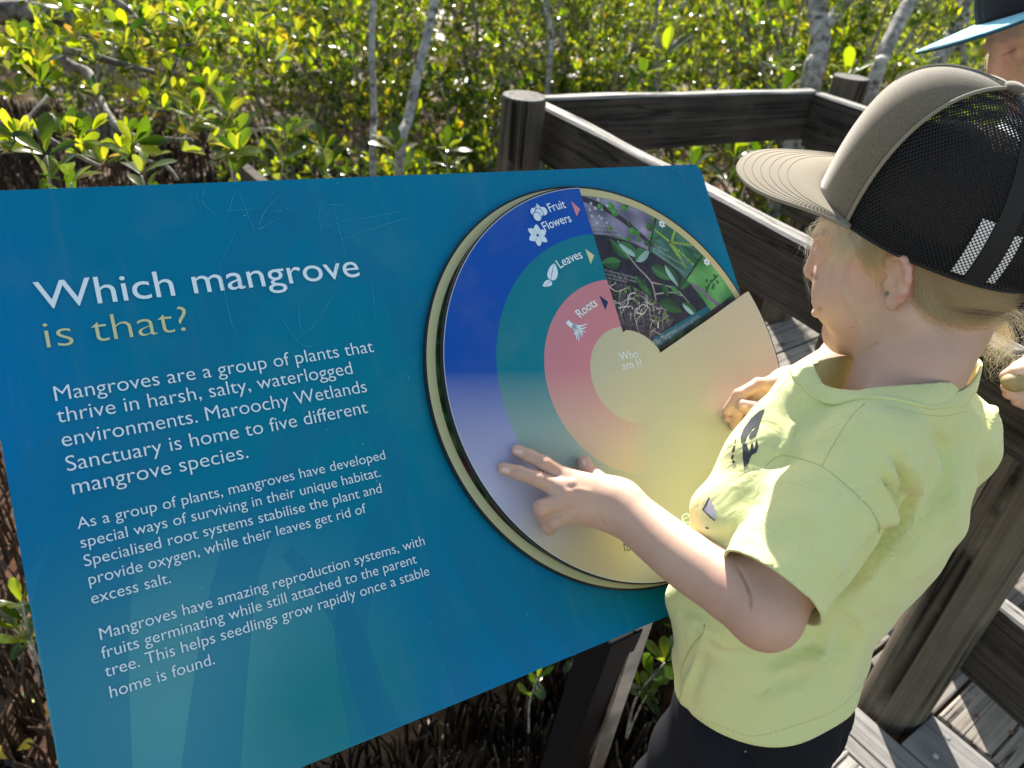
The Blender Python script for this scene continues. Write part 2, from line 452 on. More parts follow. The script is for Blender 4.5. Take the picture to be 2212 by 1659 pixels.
vd = t.n('TexVoronoi'); t.l(t.coord(), vd.inputs['Vector']); vd.inputs['Scale'].default_value = 55
gate_ = t.maprange(t.noise(t.coord(), 7, 2), 0.5, 0.56)
c = t.mix(t.math('MULTIPLY', t.maprange(vd.outputs['Distance'], 0.06, 0.04), t.math('MULTIPLY', gate_, 0.35)), c, (0.35, 0.5, 0.55, 1))
streak = t.noise(t.coord(scale=(60, 5, 1)), 1, 4, 0.6)
c = t.mix(t.maprange(streak, 0.55, 0.8, 0, 0.10), c, (0.16, 0.27, 0.30, 1))
t.base(c); t.l(t.maprange(t.noise(t.coord(), 14, 4), 0.3, 0.7, 0.30, 0.42), t.p.inputs['Roughness']); t.p.inputs['Specular IOR Level'].default_value = 0.12
t.bump(wear, 0.03, 0.0005)
PANEL = t.m
PEDGE = plain('aluminium_edge', (0.42, 0.6, 0.72, 1), 0.4, 0.6)
def round_rect(x0, x1, y0, y1, r, n=6):
    out = []
    for cx, cy, a in ((x1 - r, y1 - r, 0), (x0 + r, y1 - r, 90), (x0 + r, y0 + r, 180), (x1 - r, y0 + r, 270)):
        for k in range(n + 1):
            q = R(a + 90 * k / n); out.append((cx + r * math.cos(q), cy + r * math.sin(q)))
    return out
def slab(pts, z0, z1, name, mats, parent=None, bev=0.0):
    bm = bmesh.new()
    top = [bm.verts.new((x, y, z1)) for x, y in pts]; lo = [bm.verts.new((x, y, z0)) for x, y in pts]
    bm.faces.new(top); bm.faces.new(lo[::-1]).material_index = 1
    n = len(pts)
    for k in range(n):
        f = bm.faces.new((lo[k], lo[(k + 1) % n], top[(k + 1) % n], top[k])); f.material_index = 1
    bmesh.ops.recalc_face_normals(bm, faces=bm.faces)
    return obj(name, bm, mats, parent)
on_sign(slab(round_rect(-0.627, 0.246, -0.283, 0.277, 0.012), -0.0045, 0.0, 'panel', [PANEL, PEDGE]))

# lighter printed root shapes, a thin ink layer
INK1 = NT('pale_root_print'); INK1.set(Base_Color=(0.012, 0.275, 0.52, 1), Roughness=0.36)
INK1.p.inputs['Specular IOR Level'].default_value = 0.2; INK1.p.inputs['Alpha'].default_value = 0.26
def band(bm, px, wpx, z):
    """tapered band along photo points, ends clipped to the panel"""
    P = catmull([Vector((PL(a, b).x, PL(a, b).y, 0)) for a, b in px], 8); m = len(P)
    L = []; Rr = []
    for i, p in enumerate(P):
        d = (P[min(i + 1, m - 1)] - P[max(i - 1, 0)]).normalized(); nrm = Vector((-d.y, d.x, 0))
        f = i / (m - 1) * (len(wpx) - 1); k = min(int(f), len(wpx) - 2); ww = wpx[k] + (wpx[k + 1] - wpx[k]) * (f - k)
        cl = lambda v: bm.verts.new((min(max(v.x, -0.6255), 0.2445), min(max(v.y, -0.2815), 0.2755), z))
        L.append(cl(p + nrm * ww / 2)); Rr.append(cl(p - nrm * ww / 2))
    for i in range(m - 1):
        try: bm.faces.new((L[i], Rr[i], Rr[i + 1], L[i + 1]))
        except ValueError: pass
roots = [([(640, 385), (600, 470), (520, 620), (400, 830), (250, 1080), (170, 1350), (150, 1790)], [0.07, 0.045, 0.05, 0.055, 0.06, 0.075, 0.09]),
         ([(610, 460), (740, 540), (860, 640), (900, 760)], [0.02, 0.03, 0.035, 0.05]),
         ([(790, 900), (640, 960), (560, 1120), (500, 1300), (440, 1800)], [0.02, 0.03, 0.035, 0.04, 0.05]),
         ([(800, 900), (860, 1020), (800, 1200), (760, 1380), (840, 1760)], [0.03, 0.028, 0.03, 0.032, 0.04]),
         ([(620, 1190), (740, 1330), (800, 1500), (900, 1740)], [0.012, 0.025, 0.03, 0.035]),
         ([(930, 1230), (960, 1340), (1000, 1460), (1060, 1640)], [0.02, 0.025, 0.028, 0.03]),
         ([(980, 1160), (1040, 1290), (1120, 1400), (1240, 1540)], [0.02, 0.024, 0.03, 0.03]),
         ([(1110, 1250), (1180, 1320), (1250, 1400), (1340, 1480)], [0.012, 0.018, 0.022, 0.022]),
         ([(1280, 375), (1300, 405), (1330, 440)], [0.04, 0.045, 0.05]),
         ([(1010, 390), (1005, 430), (990, 480)], [0.02, 0.02, 0.02]),
         ([(1530, 440), (1500, 400), (1450, 360)], [0.02, 0.014, 0.01]),
         ([(20, 1230), (60, 1100), (160, 930), (260, 800)], [0.03, 0.05, 0.03, 0.012])]
for k, (p, wd) in enumerate(roots):
    bm = bmesh.new(); band(bm, p, wd, 0.00015 + 0.00006 * k); on_sign(obj('root_print', bm, INK1.m))

# lettering ---------------------------------------------------------------
WHITE = plain('white_print', srgb(226, 240, 250), 0.4, spec=0.3)
CREAMP = plain('cream_print', srgb(205, 208, 160), 0.4, spec=0.3)
DARKP = plain('dark_green_print', (0.02, 0.06, 0.05, 1), 0.4)
NAVYP = plain('navy_print', (0.006, 0.03, 0.13, 1), 0.4)
PINKP = plain('pink_print', (0.62, 0.23, 0.29, 1), 0.4)
def text_geo(s, offset=0.0, spacing=1.0):
    cu = bpy.data.curves.new('lettering', 'FONT'); cu.body = s; cu.size = 1.0; cu.offset = offset; cu.space_character = spacing
    cu.resolution_u = 6
    o = bpy.data.objects.new('lettering', cu); COL.objects.link(o)
    bpy.context.view_layer.update()
    me = o.to_mesh(); V = [v.co.copy() for v in me.vertices]; F = [tuple(p.vertices) for p in me.polygons]
    o.to_mesh_clear(); bpy.data.objects.remove(o); bpy.data.curves.remove(cu)
    return V, F
def text_line(bm, s, x0, x1, y, hgt=None, z=0.0013, offset=0.0, M=None, spacing=1.0, ysc=None):
    """one line fitted between x0 and x1 on baseline y"""
    V, F = text_geo(s, offset, spacing)
    a = min(v.x for v in V); b = max(v.x for v in V); sx = (x1 - x0) / (b - a); sy = sx if hgt is None else hgt / 0.729
    vs = []
    for v in V:
        p = Vector((x0 + (v.x - a) * sx, y + v.y * sy, z))
        vs.append(bm.verts.new(M @ p if M is not None else p))
    for f in F:
        try: bm.faces.new([vs[i] for i in f])
        except ValueError: pass
def block(name, lines, mat, offset, capx=None):
    bm = bmesh.new()
    for s, x0, x1, y, hh in lines: text_line(bm, s, x0, x1, y, hh, offset=offset)
    for f in bm.faces:
        if f.normal.z < 0: f.normal_flip()
    return on_sign(obj(name, bm, mat))
block('title_lettering', [("Which mangrove", -0.5835, -0.287, 0.1625, 0.0272)], WHITE, 0.001)
block('subtitle_lettering', [("is that?", -0.582, -0.4647, 0.1268, 0.0262)], CREAMP, -0.012)
block('introduction_lettering', [("Mangroves are a group of plants that", -0.583, -0.2926, 0.0788, 0.0140), ("thrive in harsh, salty, waterlogged", -0.5843, -0.3204, 0.0595, 0.0140),
      ("environments. Maroochy Wetlands", -0.584, -0.3102, 0.0382, 0.0140), ("Sanctuary is home to five different", -0.584, -0.3146, 0.0167, 0.0140), ("mangrove species.", -0.583, -0.4379, -0.0036, 0.0140)], WHITE, -0.006)
block('paragraph_lettering', [("As a group of plants, mangroves have developed", -0.5843, -0.3084, -0.0334, 0.0102), ("special ways of surviving in their unique habitat.", -0.5843, -0.3177, -0.0495, 0.0102),
      ("Specialised root systems stabilise the plant and", -0.5843, -0.3203, -0.0653, 0.0102), ("provide oxygen, while their leaves get rid of", -0.5836, -0.3405, -0.0810, 0.0102), ("excess salt.", -0.5843, -0.5233, -0.0968, 0.0102)], WHITE, -0.004)
block('paragraph_lettering', [("Mangroves have amazing reproduction systems, with", -0.583, -0.2898, -0.1270, 0.0102), ("fruits germinating while still attached to the parent", -0.5843, -0.3026, -0.1421, 0.0102),
      ("tree. This helps seedlings grow rapidly once a stable", -0.5843, -0.2928, -0.1571, 0.0102), ("home is found.", -0.5836, -0.5022, -0.1742, 0.0102)], WHITE, -0.004)
# scratches: someone has scored letters into the paint
SCR = plain('scratched_paint', (0.05, 0.32, 0.52, 1), 0.6)
def scratch(px, wd=0.0007, z=0.0015):
    bm = bmesh.new()
    P = [Vector((PL(a, b).x, PL(a, b).y, 0)) for a, b in px]; P = catmull(P, 6) if len(P) > 2 else [P[0].lerp(P[1], i / 10) for i in range(11)]
    L = []; Rr = []; m = len(P)
    for i, p in enumerate(P):
        d = (P[min(i + 1, m - 1)] - P[max(i - 1, 0)]).normalized(); nrm = Vector((-d.y, d.x, 0)); ww = wd * random.uniform(0.15, 1.0) * (0.3 + 0.7 * math.sin(PI * (i + 0.3) / m))
        L.append(bm.verts.new((p.x + nrm.x * ww / 2, p.y + nrm.y * ww / 2, z))); Rr.append(bm.verts.new((p.x - nrm.x * ww / 2, p.y - nrm.y * ww / 2, z)))
    for i in range(m - 1):
        bm.faces.new((L[i], Rr[i], Rr[i + 1], L[i + 1]))
    on_sign(obj('scratch', bm, SCR))
zz = lambda x, y: (x * 0.3472, y * 0.3472)
for l in [[(1213, 1190), (1260, 1328)], [(1272, 1168), (1262, 1268), (1340, 1340)], [(1475, 1170), (1440, 1260), (1400, 1405)], [(1475, 1172), (1590, 1466)], [(1405, 1318), (1600, 1300)],
          [(1745, 1215), (1660, 1300), (1605, 1425), (1690, 1385), (1755, 1350)], [(2075, 1285), (2110, 1430), (2150, 1600)], [(2040, 1410), (2212, 1352)], [(2105, 1500), (2212, 1462)],
          [(1478, 1415), (1420, 1540), (1355, 1655)], [(2000, 1270), (1985, 1340), (2003, 1445)], [(1675, 1325), (1810, 1300)], [(2030, 1275), (2140, 1280)]]:
    scratch([zz(*p) for p in l])
for l in [[(733, 520), (850, 480), (905, 468)], [(745, 480), (880, 455)], [(640, 590), (655, 720), (720, 640)], [(800, 590), (810, 690)], [(500, 600), (560, 640)], [(590, 660), (650, 745), (700, 740)], [(720, 545), (730, 600)], [(660, 800), (655, 890)],
          [(712, 1345), (718, 1358)], [(745, 1430), (748, 1450)], [(927, 1338), (931, 1348)], [(932, 1392), (935, 1402)], [(470, 560), (500, 700), (520, 730)]]:
    scratch(l, 0.0005)

# lower wheel: cream rim round a ring of printed plant pictures -----------------------------
def disc_pts(cx, cy, r, n=180): return [(cx + r * math.cos(2 * PI * k / n), cy + r * math.sin(2 * PI * k / n)) for k in range(n)]
t = NT('printed_lower_wheel')
tc = t.n('TexCoord'); sp = t.n('SeparateXYZ'); t.l(tc.outputs['Object'], sp.inputs[0])
rr = t.math('SQRT', t.math('ADD', t.math('MULTIPLY', sp.outputs[0], sp.outputs[0]), t.math('MULTIPLY', sp.outputs[1], sp.outputs[1])))
vor = t.n('TexVoronoi'); t.l(t.coord(), vor.inputs['Vector']); vor.inputs['Scale'].default_value = 60
pic = t.ramp(vor.outputs['Distance'], [(0.0, (0.02, 0.01, 0.012)), (0.5, (0.012, 0.045, 0.015)), (1.0, (0.08, 0.18, 0.06))])
pic = t.mix(t.maprange(t.noise(t.coord(), 18, 3), 0.5, 0.62), pic, (0.1, 0.02, 0.05, 1))
c = t.mix(t.maprange(rr, 0.2372, 0.2376), pic, (0.53, 0.50, 0.27, 1))
c = t.mix(t.maprange(rr, 0.2474, 0.2477), c, (0.010, 0.012, 0.018, 1))
t.base(c); t.set(Roughness=0.34); t.p.inputs['Specular IOR Level'].default_value = 0.35
LOWM = t.m
WEDGE = plain('black_edge', (0.012, 0.014, 0.022, 1), 0.45)
on_sign(slab(disc_pts(0, 0, 0.25), 0.0028, LOH, 'lower_wheel', [LOWM, WEDGE]))
def hub(r, z0, z1):
    return slab(disc_pts(UPC[0], UPC[1], r, 32), z0, z1, 'wheel_axle', [STEEL, STEEL])
on_sign(hub(0.02, 0.0021, 0.013))

# pictures showing in the cut-out of the upper wheel (flat prints)
def pol(r, a): return (r * math.cos(R(a)), r * math.sin(R(a)))
def sector(bm, r0, r1, a0, a1, z, n=16):
    L = [bm.verts.new((*pol(r0, a0 + (a1 - a0) * k / n), z)) for k in range(n + 1)]; Q = [bm.verts.new((*pol(r1, a0 + (a1 - a0) * k / n), z)) for k in range(n + 1)]
    for k in range(n): bm.faces.new((L[k], Q[k], Q[k + 1], L[k + 1]) if a1 > a0 else (L[k], L[k + 1], Q[k + 1], Q[k]))
def pic_mat(name, stops, scale, dist=0.3):
    t = NT(name); n = t.noise(t.coord(), scale, 3, 0.5, dist); t.base(t.ramp(n, stops)); t.set(Roughness=0.34); t.p.inputs['Specular IOR Level'].default_value = 0.35; return t.m
Z0 = LOH
LOWER = bpy.data.objects['lower_wheel']
t = NT('printed_picture')
at = t.n('Attribute', attribute_name='ink'); grain = t.noise(t.coord(), 220, 4)
g2 = t.noise(t.coord(), 45, 4)
c = t.mix(0.35, at.outputs['Color'], t.mix(t.maprange(g2, 0.3, 0.7), (0.25, 0.25, 0.25, 1), (1.6, 1.6, 1.6, 1)), 'MULTIPLY')
t.base(c); t.set(Roughness=0.34); t.p.inputs['Specular IOR Level'].default_value = 0.35
PICM = t.m
class Pic:
    def __init__(s, r0, r1, a0, a1, bgc, n=40, m=10):
        s.V = []; s.F = []; s.C = []; s.z = Z0 + 0.0003; s.lim = (r0, r1, a0, a1); s.rn = random.Random(int(r0 * 1e4 + a0))
        for i in range(m):
            for k in range(n):
                q = []
                for rr_, aa in ((i, k), (i + 1, k), (i + 1, k + 1), (i, k + 1)):
                    q.append(pol(r0 + (r1 - r0) * rr_ / m, a0 + (a1 - a0) * aa / n))
                c = bgc(i / m, k / n, s.rn) if callable(bgc) else bgc
                s.poly(q, c, up=0)
        s.z += 0.00004
    def cl(s, p):
        r = math.hypot(*p); a = math.degrees(math.atan2(p[1], p[0])); r0, r1, a0, a1 = s.lim; lo, hi = min(a0, a1), max(a0, a1)
        return pol(min(max(r, r0 + .0003), r1 - .0003), min(max(a, lo + .05), hi - .05))
    def poly(s, pts, c, up=1, clip=True):
        b = len(s.V)
        for p in pts: s.V.append((*(s.cl(p) if clip and up else p), s.z))
        s.F.append(tuple(range(b, b + len(pts)))); s.C.append(c)
        if up: s.z += 0.0000035
    def circ(s, x, y, r, c, n=14):
        s.poly([(x + r * math.cos(2 * PI * k / n), y + r * math.sin(2 * PI * k / n)) for k in range(n)], c)
    def leaf(s, x, y, L, wd, ang, c, c2=None, fold=0.5):
        a = R(ang); e = (math.cos(a), math.sin(a)); p = (-e[1], e[0]); n = 9
        prof = [math.sin(PI * (k / n) ** 0.85) ** 0.9 for k in range(n + 1)]
        mid = [(x + e[0] * L * k / n + p[0] * 0.05 * L * math.sin(PI * k / n), y + e[1] * L * k / n + p[1] * 0.05 * L * math.sin(PI * k / n)) for k in range(n + 1)]
        A = [(m[0] + p[0] * wd * q * (1 - fold) * 1.0, m[1] + p[1] * wd * q * (1 - fold)) for m, q in zip(mid, prof)]
        B = [(m[0] - p[0] * wd * q * fold, m[1] - p[1] * wd * q * fold) for m, q in zip(mid, prof)]
        s.poly(mid + A[::-1][1:-1], c); s.poly(mid + B[::-1][1:-1], c2 or c)
    def line(s, pts, w0, w1, c):
        P = catmull([(x, y, 0) for x, y in pts], 6) if len(pts) > 2 else [Vector((*pts[0], 0)), Vector((*pts[1], 0))]; m = len(P); L = []; Q = []
        for i, p in enumerate(P):
            d = (P[min(i + 1, m - 1)] - P[max(i - 1, 0)]).normalized(); ww = (w0 + (w1 - w0) * i / max(m - 1, 1)) / 2
            L.append((p.x - d.y * ww, p.y + d.x * ww)); Q.append((p.x + d.y * ww, p.y - d.x * ww))
        for i in range(m - 1): s.poly([L[i], L[i + 1], Q[i + 1], Q[i]], c)
    def build(s, name):
        me = bpy.data.meshes.new(name); me.from_pydata(s.V, [], s.F); me.update()
        a = me.attributes.new('ink', 'FLOAT_COLOR', 'FACE')
        a.data.foreach_set('color', np.array([(*c[:3], 1) for c in s.C], np.float32).ravel())
        bmx = bmesh.new(); bmx.from_mesh(me)
        for f in bmx.faces:
            if f.normal.z < 0: f.normal_flip()
        bmx.to_mesh(me); bmx.free()
        return link(name, me, PICM, LOWER, False)
    def text(s, name, lines, mat):
        pass
q4 = lambda x, y: tuple(PL((1600 + x * 1500 / 2212) / 1.8228, (650 + y * 1500 / 2212) / 1.8228, Z0)[:2])
# fruit
def bgf(i, k, rn): 
    v = 0.5 + 0.5 * math.sin(i * 7 + k * 9) * math.cos(k * 13 - i * 4); return (0.10 + 0.22 * v, 0.10 + 0.2 * v, 0.17 + 0.3 * v)
p = Pic(0.185, 0.2368, 94, 57, bgf)
p.line([q4(1010, 190), q4(1130, 240), q4(1270, 330), q4(1440, 480)], 0.009, 0.006, (0.045, 0.03, 0.05))
rn = random.Random(5)
for k in range(26):
    x, y = q4(1120 + 310 * rn.random() + (60 if k > 8 else 0), 185 + 270 * rn.random()); x2, y2 = x, y
    r_ = rn.uniform(0.0035, 0.0065); g = rn.uniform(0.10, 0.26)
    p.circ(x2, y2, r_, (g * 0.25, g, g * 0.2)); p.circ(x2 - r_ * 0.3, y2 + r_ * 0.3, r_ * 0.5, (g * 0.5, g * 1.5, g * 0.42))
for k in range(14):
    x, y = q4(1060 + 120 * rn.random(), 180 + 160 * rn.random()); p.circ(x, y, rn.uniform(0.001, 0.0025), (0.5, 0.52, 0.62), 7)
p.build('fruit_picture')
# flowers
def bgg(i, k, rn): 
    v = rn.random() * 0.15 + 0.5 + 0.4 * math.sin(k * 8 + i * 3); return (0.03 + 0.04 * v, 0.10 + 0.1 * v, 0.07 + 0.12 * v)
p = Pic(0.185, 0.2368, 56.3, 36.6, bgg)
for (x, y, L, w_, a_, g) in ((1480, 470, .05, .014, 150, .1), (1560, 400, .045, .02, -20, .14), (1560, 350, .04, .012, 95, .16), (1600, 470, .05, .02, -60, .09), (1500, 380, .03, .01, 200, .12), (1660, 520, .04, .016, -10, .13)):
    p.leaf(*q4(x, y), L, w_, a_, (g * .3, g, g * .55), (g * .42, g * 1.5, g * .8))
for (a_, b_) in (((1540, 460), (1690, 600)), ((1540, 440), (1560, 375)), ((1545, 450), (1650, 465)), ((1530, 460), (1620, 590)), ((1520, 440), (1440, 375)), ((1545, 470), (1590, 540))):
    for k in range(12):
        u_ = k / 11; x, y = q4(a_[0] + (b_[0] - a_[0]) * u_, a_[1] + (b_[1] - a_[1]) * u_); p.circ(x, y, 0.0019, (0.2 + .1 * (k % 2), 0.36 + .12 * (k % 2), 0.06), 7)
p.build('flower_picture')
def bgl(i, k, rn):
    v = 0.5 + 0.5 * math.sin(i * 5 + 1) * math.cos(k * 6); return (0.05 + 0.12 * v, 0.22 + 0.25 * v, 0.06 + 0.1 * v)
p = Pic(0.185, 0.2368, 35.9, 19.6, bgl)
p.line([q4(1625, 690), q4(1700, 720), q4(1830, 830)], 0.007, 0.006, (0.16, 0.14, 0.22))
p.line([q4(1740, 740), q4(1760, 690), q4(1810, 640)], 0.003, 0.002, (0.02, 0.07, 0.02))
for (x, y) in ((1735, 700), (1760, 680), (1790, 690), (1800, 645), (1770, 720), (1815, 690), (1745, 660)): p.leaf(*q4(x, y), 0.007, 0.005, random.uniform(0, 360), (0.02, 0.09, 0.03), (0.05, 0.2, 0.06))
p.build('bud_picture')
# leaves
def bgd(i, k, rn): 
    v = rn.random(); return (0.02 + .015 * v, 0.02 + .012 * v, 0.035 + .02 * v)
p = Pic(0.1245, 0.1842, 88, 20.4, bgd)
p.line([q4(1225, 440), q4(1330, 580), q4(1420, 680), q4(1450, 790)], 0.0018, 0.0022, (0.35, 0.34, 0.34))
p.line([q4(1420, 680), q4(1560, 720), q4(1640, 800)], 0.002, 0.0014, (0.35, 0.34, 0.34)); p.line([q4(1440, 750), q4(1540, 740), q4(1600, 760)], 0.002, 0.0014, (0.4, 0.39, 0.38))
for (x, y, L, w_, a_, g, wl) in ((1245, 560, .032, .016, 178, .13, 0), (1290, 545, .036, .013, 125, .12, 0), (1230, 450, .036, .016, -42, .16, 1), (1330, 560, .034, .018, 28, .2, 1), (1420, 590, .034, .018, -40, .12, 0),
                          (1500, 580, .034, .014, -70, .11, 1), (1330, 640, .03, .012, -70, .1, 0), (1460, 800, .04, .018, -25, .09, 0), (1530, 700, .02, .008, -55, .2, 0), (1590, 720, .035, .014, 30, .1, 0), (1600, 800, .03, .014, -50, .12, 1), (1380, 700, .018, .006, -70, .12, 0), (1520, 760, .02, .01, 100, .1, 0)):
    c1 = (g * .25, g * .85, g * .35); c2 = (.3, .5, .5) if wl else (g * .4, g * 1.4, g * .5)
    p.leaf(*q4(x, y), L, w_, a_, c1, c2)
    x0, y0 = q4(x, y); p.line([(x0, y0), (x0 + L * .96 * math.cos(R(a_)), y0 + L * .96 * math.sin(R(a_)))], 0.0007, 0.0003, (g * .9, g * 1.9, g * .9))
p.build('leaf_picture')
# roots
def bgr(i, k, rn): 
    v = rn.random() ** 2; return (0.03 + .12 * v, 0.028 + .11 * v, 0.05 + .12 * v)
p = Pic(0.058, 0.1238, 85.6, 27.5, bgr, 60, 26)
rn = random.Random(9)
for k in range(46):
    r_, a_ = rn.uniform(0.085, 0.121), rn.uniform(30, 84); x, y = pol(r_, a_); d = rn.uniform(0, 6.28); L = rn.uniform(.01, .03); g = rn.uniform(.25, .75)
    p.line([(x, y), (x + L * .5 * math.cos(d) + .003 * rn.random(), y + L * .5 * math.sin(d)), (x + L * math.cos(d + .5), y + L * math.sin(d + .5))], rn.uniform(.0008, .0024), .0006, (g, g * .97, g * .95))
for k in range(10):
    x, y = pol(rn.uniform(.1, .122), rn.uniform(30, 84)); p.leaf(x, y, .006, .004, rn.uniform(0, 360), (.12, .25, .05))
p.build('root_picture')
# teal name strip
bm = bmesh.new()
for q in [[q4(1425, 1010), q4(1745, 818), q4(1757, 853), q4(1452, 1062)]]:
    vs = [bm.verts.new((x, y, Z0 + 0.0012)) for x, y in q]; f = bm.faces.new(vs)
    if f.normal.z < 0: f.normal_flip()
obj('name_strip', bm, plain('teal_print', (0.001, 0.13, 0.2, 1), 0.35), LOWER)
def text_at(bm, s, pa, pb, z, hgt, offset=0.0):
    """text from pa to pb (sign plane), any direction"""
    a = Vector((*pa, 0)); b = Vector((*pb, 0)); d = b - a; M = Matrix.Translation((a.x, a.y, z)) @ Matrix.Rotation(math.atan2(d.y, d.x), 4, 'Z')
    text_line(bm, s, 0, d.length, 0, hgt, 0, offset, M)
FAINT = plain('faint_white_print', (0.5, 0.56, 0.6, 1), 0.4)
def pic_text(s_, pa, pb, hh, off):
    bm = bmesh.new(); text_at(bm, s_, pa, pb, Z0 + 0.0017, hh, off)
    for f in bm.faces:
        f.normal_update()
        if f.normal.z < 0: f.normal_flip()
    obj('picture_lettering', bm, FAINT, LOWER)
pic_text("Milky Mangrove", q4(1434, 1056), q4(1567, 972), 0.0078, 0.0)
pic_text("Excoecaria agallocha", q4(1572, 968), q4(1700, 886), 0.0062, -0.012)
for s_, a_, b_ in (("March  Small rounded", (1072, 352), (1208, 362)), ("fleshy green capsules", (1086, 374), (1222, 384)), ("a cluster along the stem", (1090, 398), (1240, 408)), ("to yellow oval shaped leaves", (1150, 612), (1332, 660)), ("toothed edges that exude", (1156, 634), (1330, 680)), ("sap when broken", (1164, 656), (1276, 682)),
                  ("October - April", (1433, 466), (1516, 500)), ("on spikes, small and cream", (1428, 482), (1608, 585)), ("flowers located on separate trees", (1424, 498), (1602, 625))):
    pic_text(s_, q4(a_[0], a_[1] + 6), q4(b_[0], b_[1] + 6), 0.0042, -0.015)
def flower_icon(bm, c, r, z, rot=0, hole=0.12):
    for k in range(6):
        a0 = rot + k * PI / 3; e = Vector((math.cos(a0), math.sin(a0), 0)); s_ = Vector((-e.y, e.x, 0)); n = 10; L = []
        for i in range(n + 1):
            u_ = i / n; wd = r * 0.30 * math.sin(PI * u_ ** 0.9) ** 0.8; L.append((e * (r * (hole + (1 - hole) * u_)), wd))
        pts = [c + p_ + s_ * wd for p_, wd in L] + [c + p_ - s_ * wd for p_, wd in L[::-1][1:-1]]
        f = bm.faces.new([bm.verts.new((v.x, v.y, z)) for v in pts])
        if f.normal.z < 0: f.normal_flip()
for (x, y) in ((1480, 345), (1740, 565)):
    bm = bmesh.new(); flower_icon(bm, Vector((*q4(x, y), 0)), 0.0058, Z0 + 0.0015, 0.3, 0.2); obj('flower_symbol', bm, WHITE, LOWER)

# upper wheel with a cut-out -------------------------------------------------------------------
t = NT('printed_upper_wheel')
tc = t.n('TexCoord'); sp = t.n('SeparateXYZ'); t.l(tc.outputs['Object'], sp.inputs[0])
X = t.math('SUBTRACT', sp.outputs[0], UPC[0]); Y = t.math('SUBTRACT', sp.outputs[1], UPC[1])
rr = t.math('SQRT', t.math('ADD', t.math('MULTIPLY', X, X), t.math('MULTIPLY', Y, Y)))
CR = (0.50, 0.485, 0.375, 1)
col = t.mix(t.maprange(rr, 0.1810, 0.1814), (0.0, 0.19, 0.28, 1), (0.0, 0.075, 0.43, 1))
col = t.mix(t.maprange(rr, 0.1207, 0.1211), (0.56, 0.22, 0.29, 1), col)
col = t.mix(t.maprange(rr, 0.0596, 0.06), CR, col)
# the ring colours fade out towards the lower part of the wheel
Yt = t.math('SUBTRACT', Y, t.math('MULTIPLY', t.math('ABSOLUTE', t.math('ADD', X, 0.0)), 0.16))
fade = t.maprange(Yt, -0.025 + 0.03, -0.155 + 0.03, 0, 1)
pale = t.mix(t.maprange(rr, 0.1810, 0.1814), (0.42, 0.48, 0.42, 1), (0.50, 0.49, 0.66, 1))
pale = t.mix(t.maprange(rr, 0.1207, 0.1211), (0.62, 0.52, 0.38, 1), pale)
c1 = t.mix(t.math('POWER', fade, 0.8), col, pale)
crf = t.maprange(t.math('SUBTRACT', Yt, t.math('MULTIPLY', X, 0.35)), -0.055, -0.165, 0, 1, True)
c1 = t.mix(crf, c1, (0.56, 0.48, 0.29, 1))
# right of the cut-out there are no rings
right = t.math('GREATER_THAN', X, 0.046)
side = t.maprange(t.math('ADD', X, t.math('MULTIPLY', Y, -0.45)), 0.0, 0.04, 0, 1)
c1 = t.mix(t.math('MULTIPLY', side, t.math('GREATER_THAN', 0.02, Y)), c1, CR)
c1 = t.mix(right, c1, CR)
smg = t.noise(t.coord(), 11, 4, 0.6)
c1 = t.mix(t.maprange(smg, 0.5, 0.8, 0, 0.12), c1, (0.33, 0.30, 0.2, 1))
edge = t.maprange(rr, 0.2424, 0.2426); c1 = t.mix(t.math('MULTIPLY', edge, 0.7), c1, (0.6, 0.63, 0.66, 1)); c1 = t.mix(t.maprange(rr, 0.2434, 0.2436), c1, (0.010, 0.012, 0.018, 1))
t.base(c1); t.l(t.maprange(t.noise(t.coord(), 30, 4), 0.3, 0.7, 0.27, 0.34), t.p.inputs['Roughness']); t.p.inputs['Specular IOR Level'].default_value = 0.3
t.bump(t.noise(t.coord(scale=(30, 1500, 1)), 1, 2), 0.02, 0.0004)
UPM = t.m
pts = []
WI = Vector((0.0618, 0.0177)); WO = Vector((0.2431, 0.0787)); LI = Vector((0.0149, 0.0509)); LO = Vector((0.0133, 0.2436))
aO = math.atan2(WO.y - UPC[1], WO.x - UPC[0]); aL = math.atan2(LO.y - UPC[1], LO.x - UPC[0])
n = 170
for k in range(n + 1):                                   # the long way round, clockwise from the right edge of the cut
    a = aO - (2 * PI - (aL - aO)) * k / n
    pts.append((UPC[0] + UPR * math.cos(a), UPC[1] + UPR * math.sin(a)))
pts.append((LI.x, LI.y))
a0 = math.atan2(LI.y - UPC[1], LI.x - UPC[0]); a1 = math.atan2(WI.y - UPC[1], WI.x - UPC[0])
for k in range(1, 12):
    a = a0 + (a1 - a0) * k / 12; pts.append((UPC[0] + 0.0555 * math.cos(a), UPC[1] + 0.0555 * math.sin(a)))
pts.append((WI.x, WI.y))
def slab_tri(pts, z0, z1, name, mats):
    bm = bmesh.new()
    top = [bm.verts.new((x, y, z1)) for x, y in pts]; lo = [bm.verts.new((x, y, z0)) for x, y in pts]
    n = len(pts)
    from mathutils.geometry import tessellate_polygon
    for tr in tessellate_polygon([[Vector((x, y, 0)) for x, y in pts]]):
        f = bm.faces.new([top[i] for i in tr]); f = bm.faces.new([lo[i] for i in tr][::-1]); f.material_index = 1
    for k in range(n): bm.faces.new((lo[k], lo[(k + 1) % n], top[(k + 1) % n], top[k])).material_index = 1
    bmesh.ops.recalc_face_normals(bm, faces=bm.faces)
    return obj(name, bm, mats)
UPPER = on_sign(slab_tri(pts, UPH - 0.0062, UPH, 'upper_wheel', [UPM, WEDGE]))
ZU = UPH + 0.0003
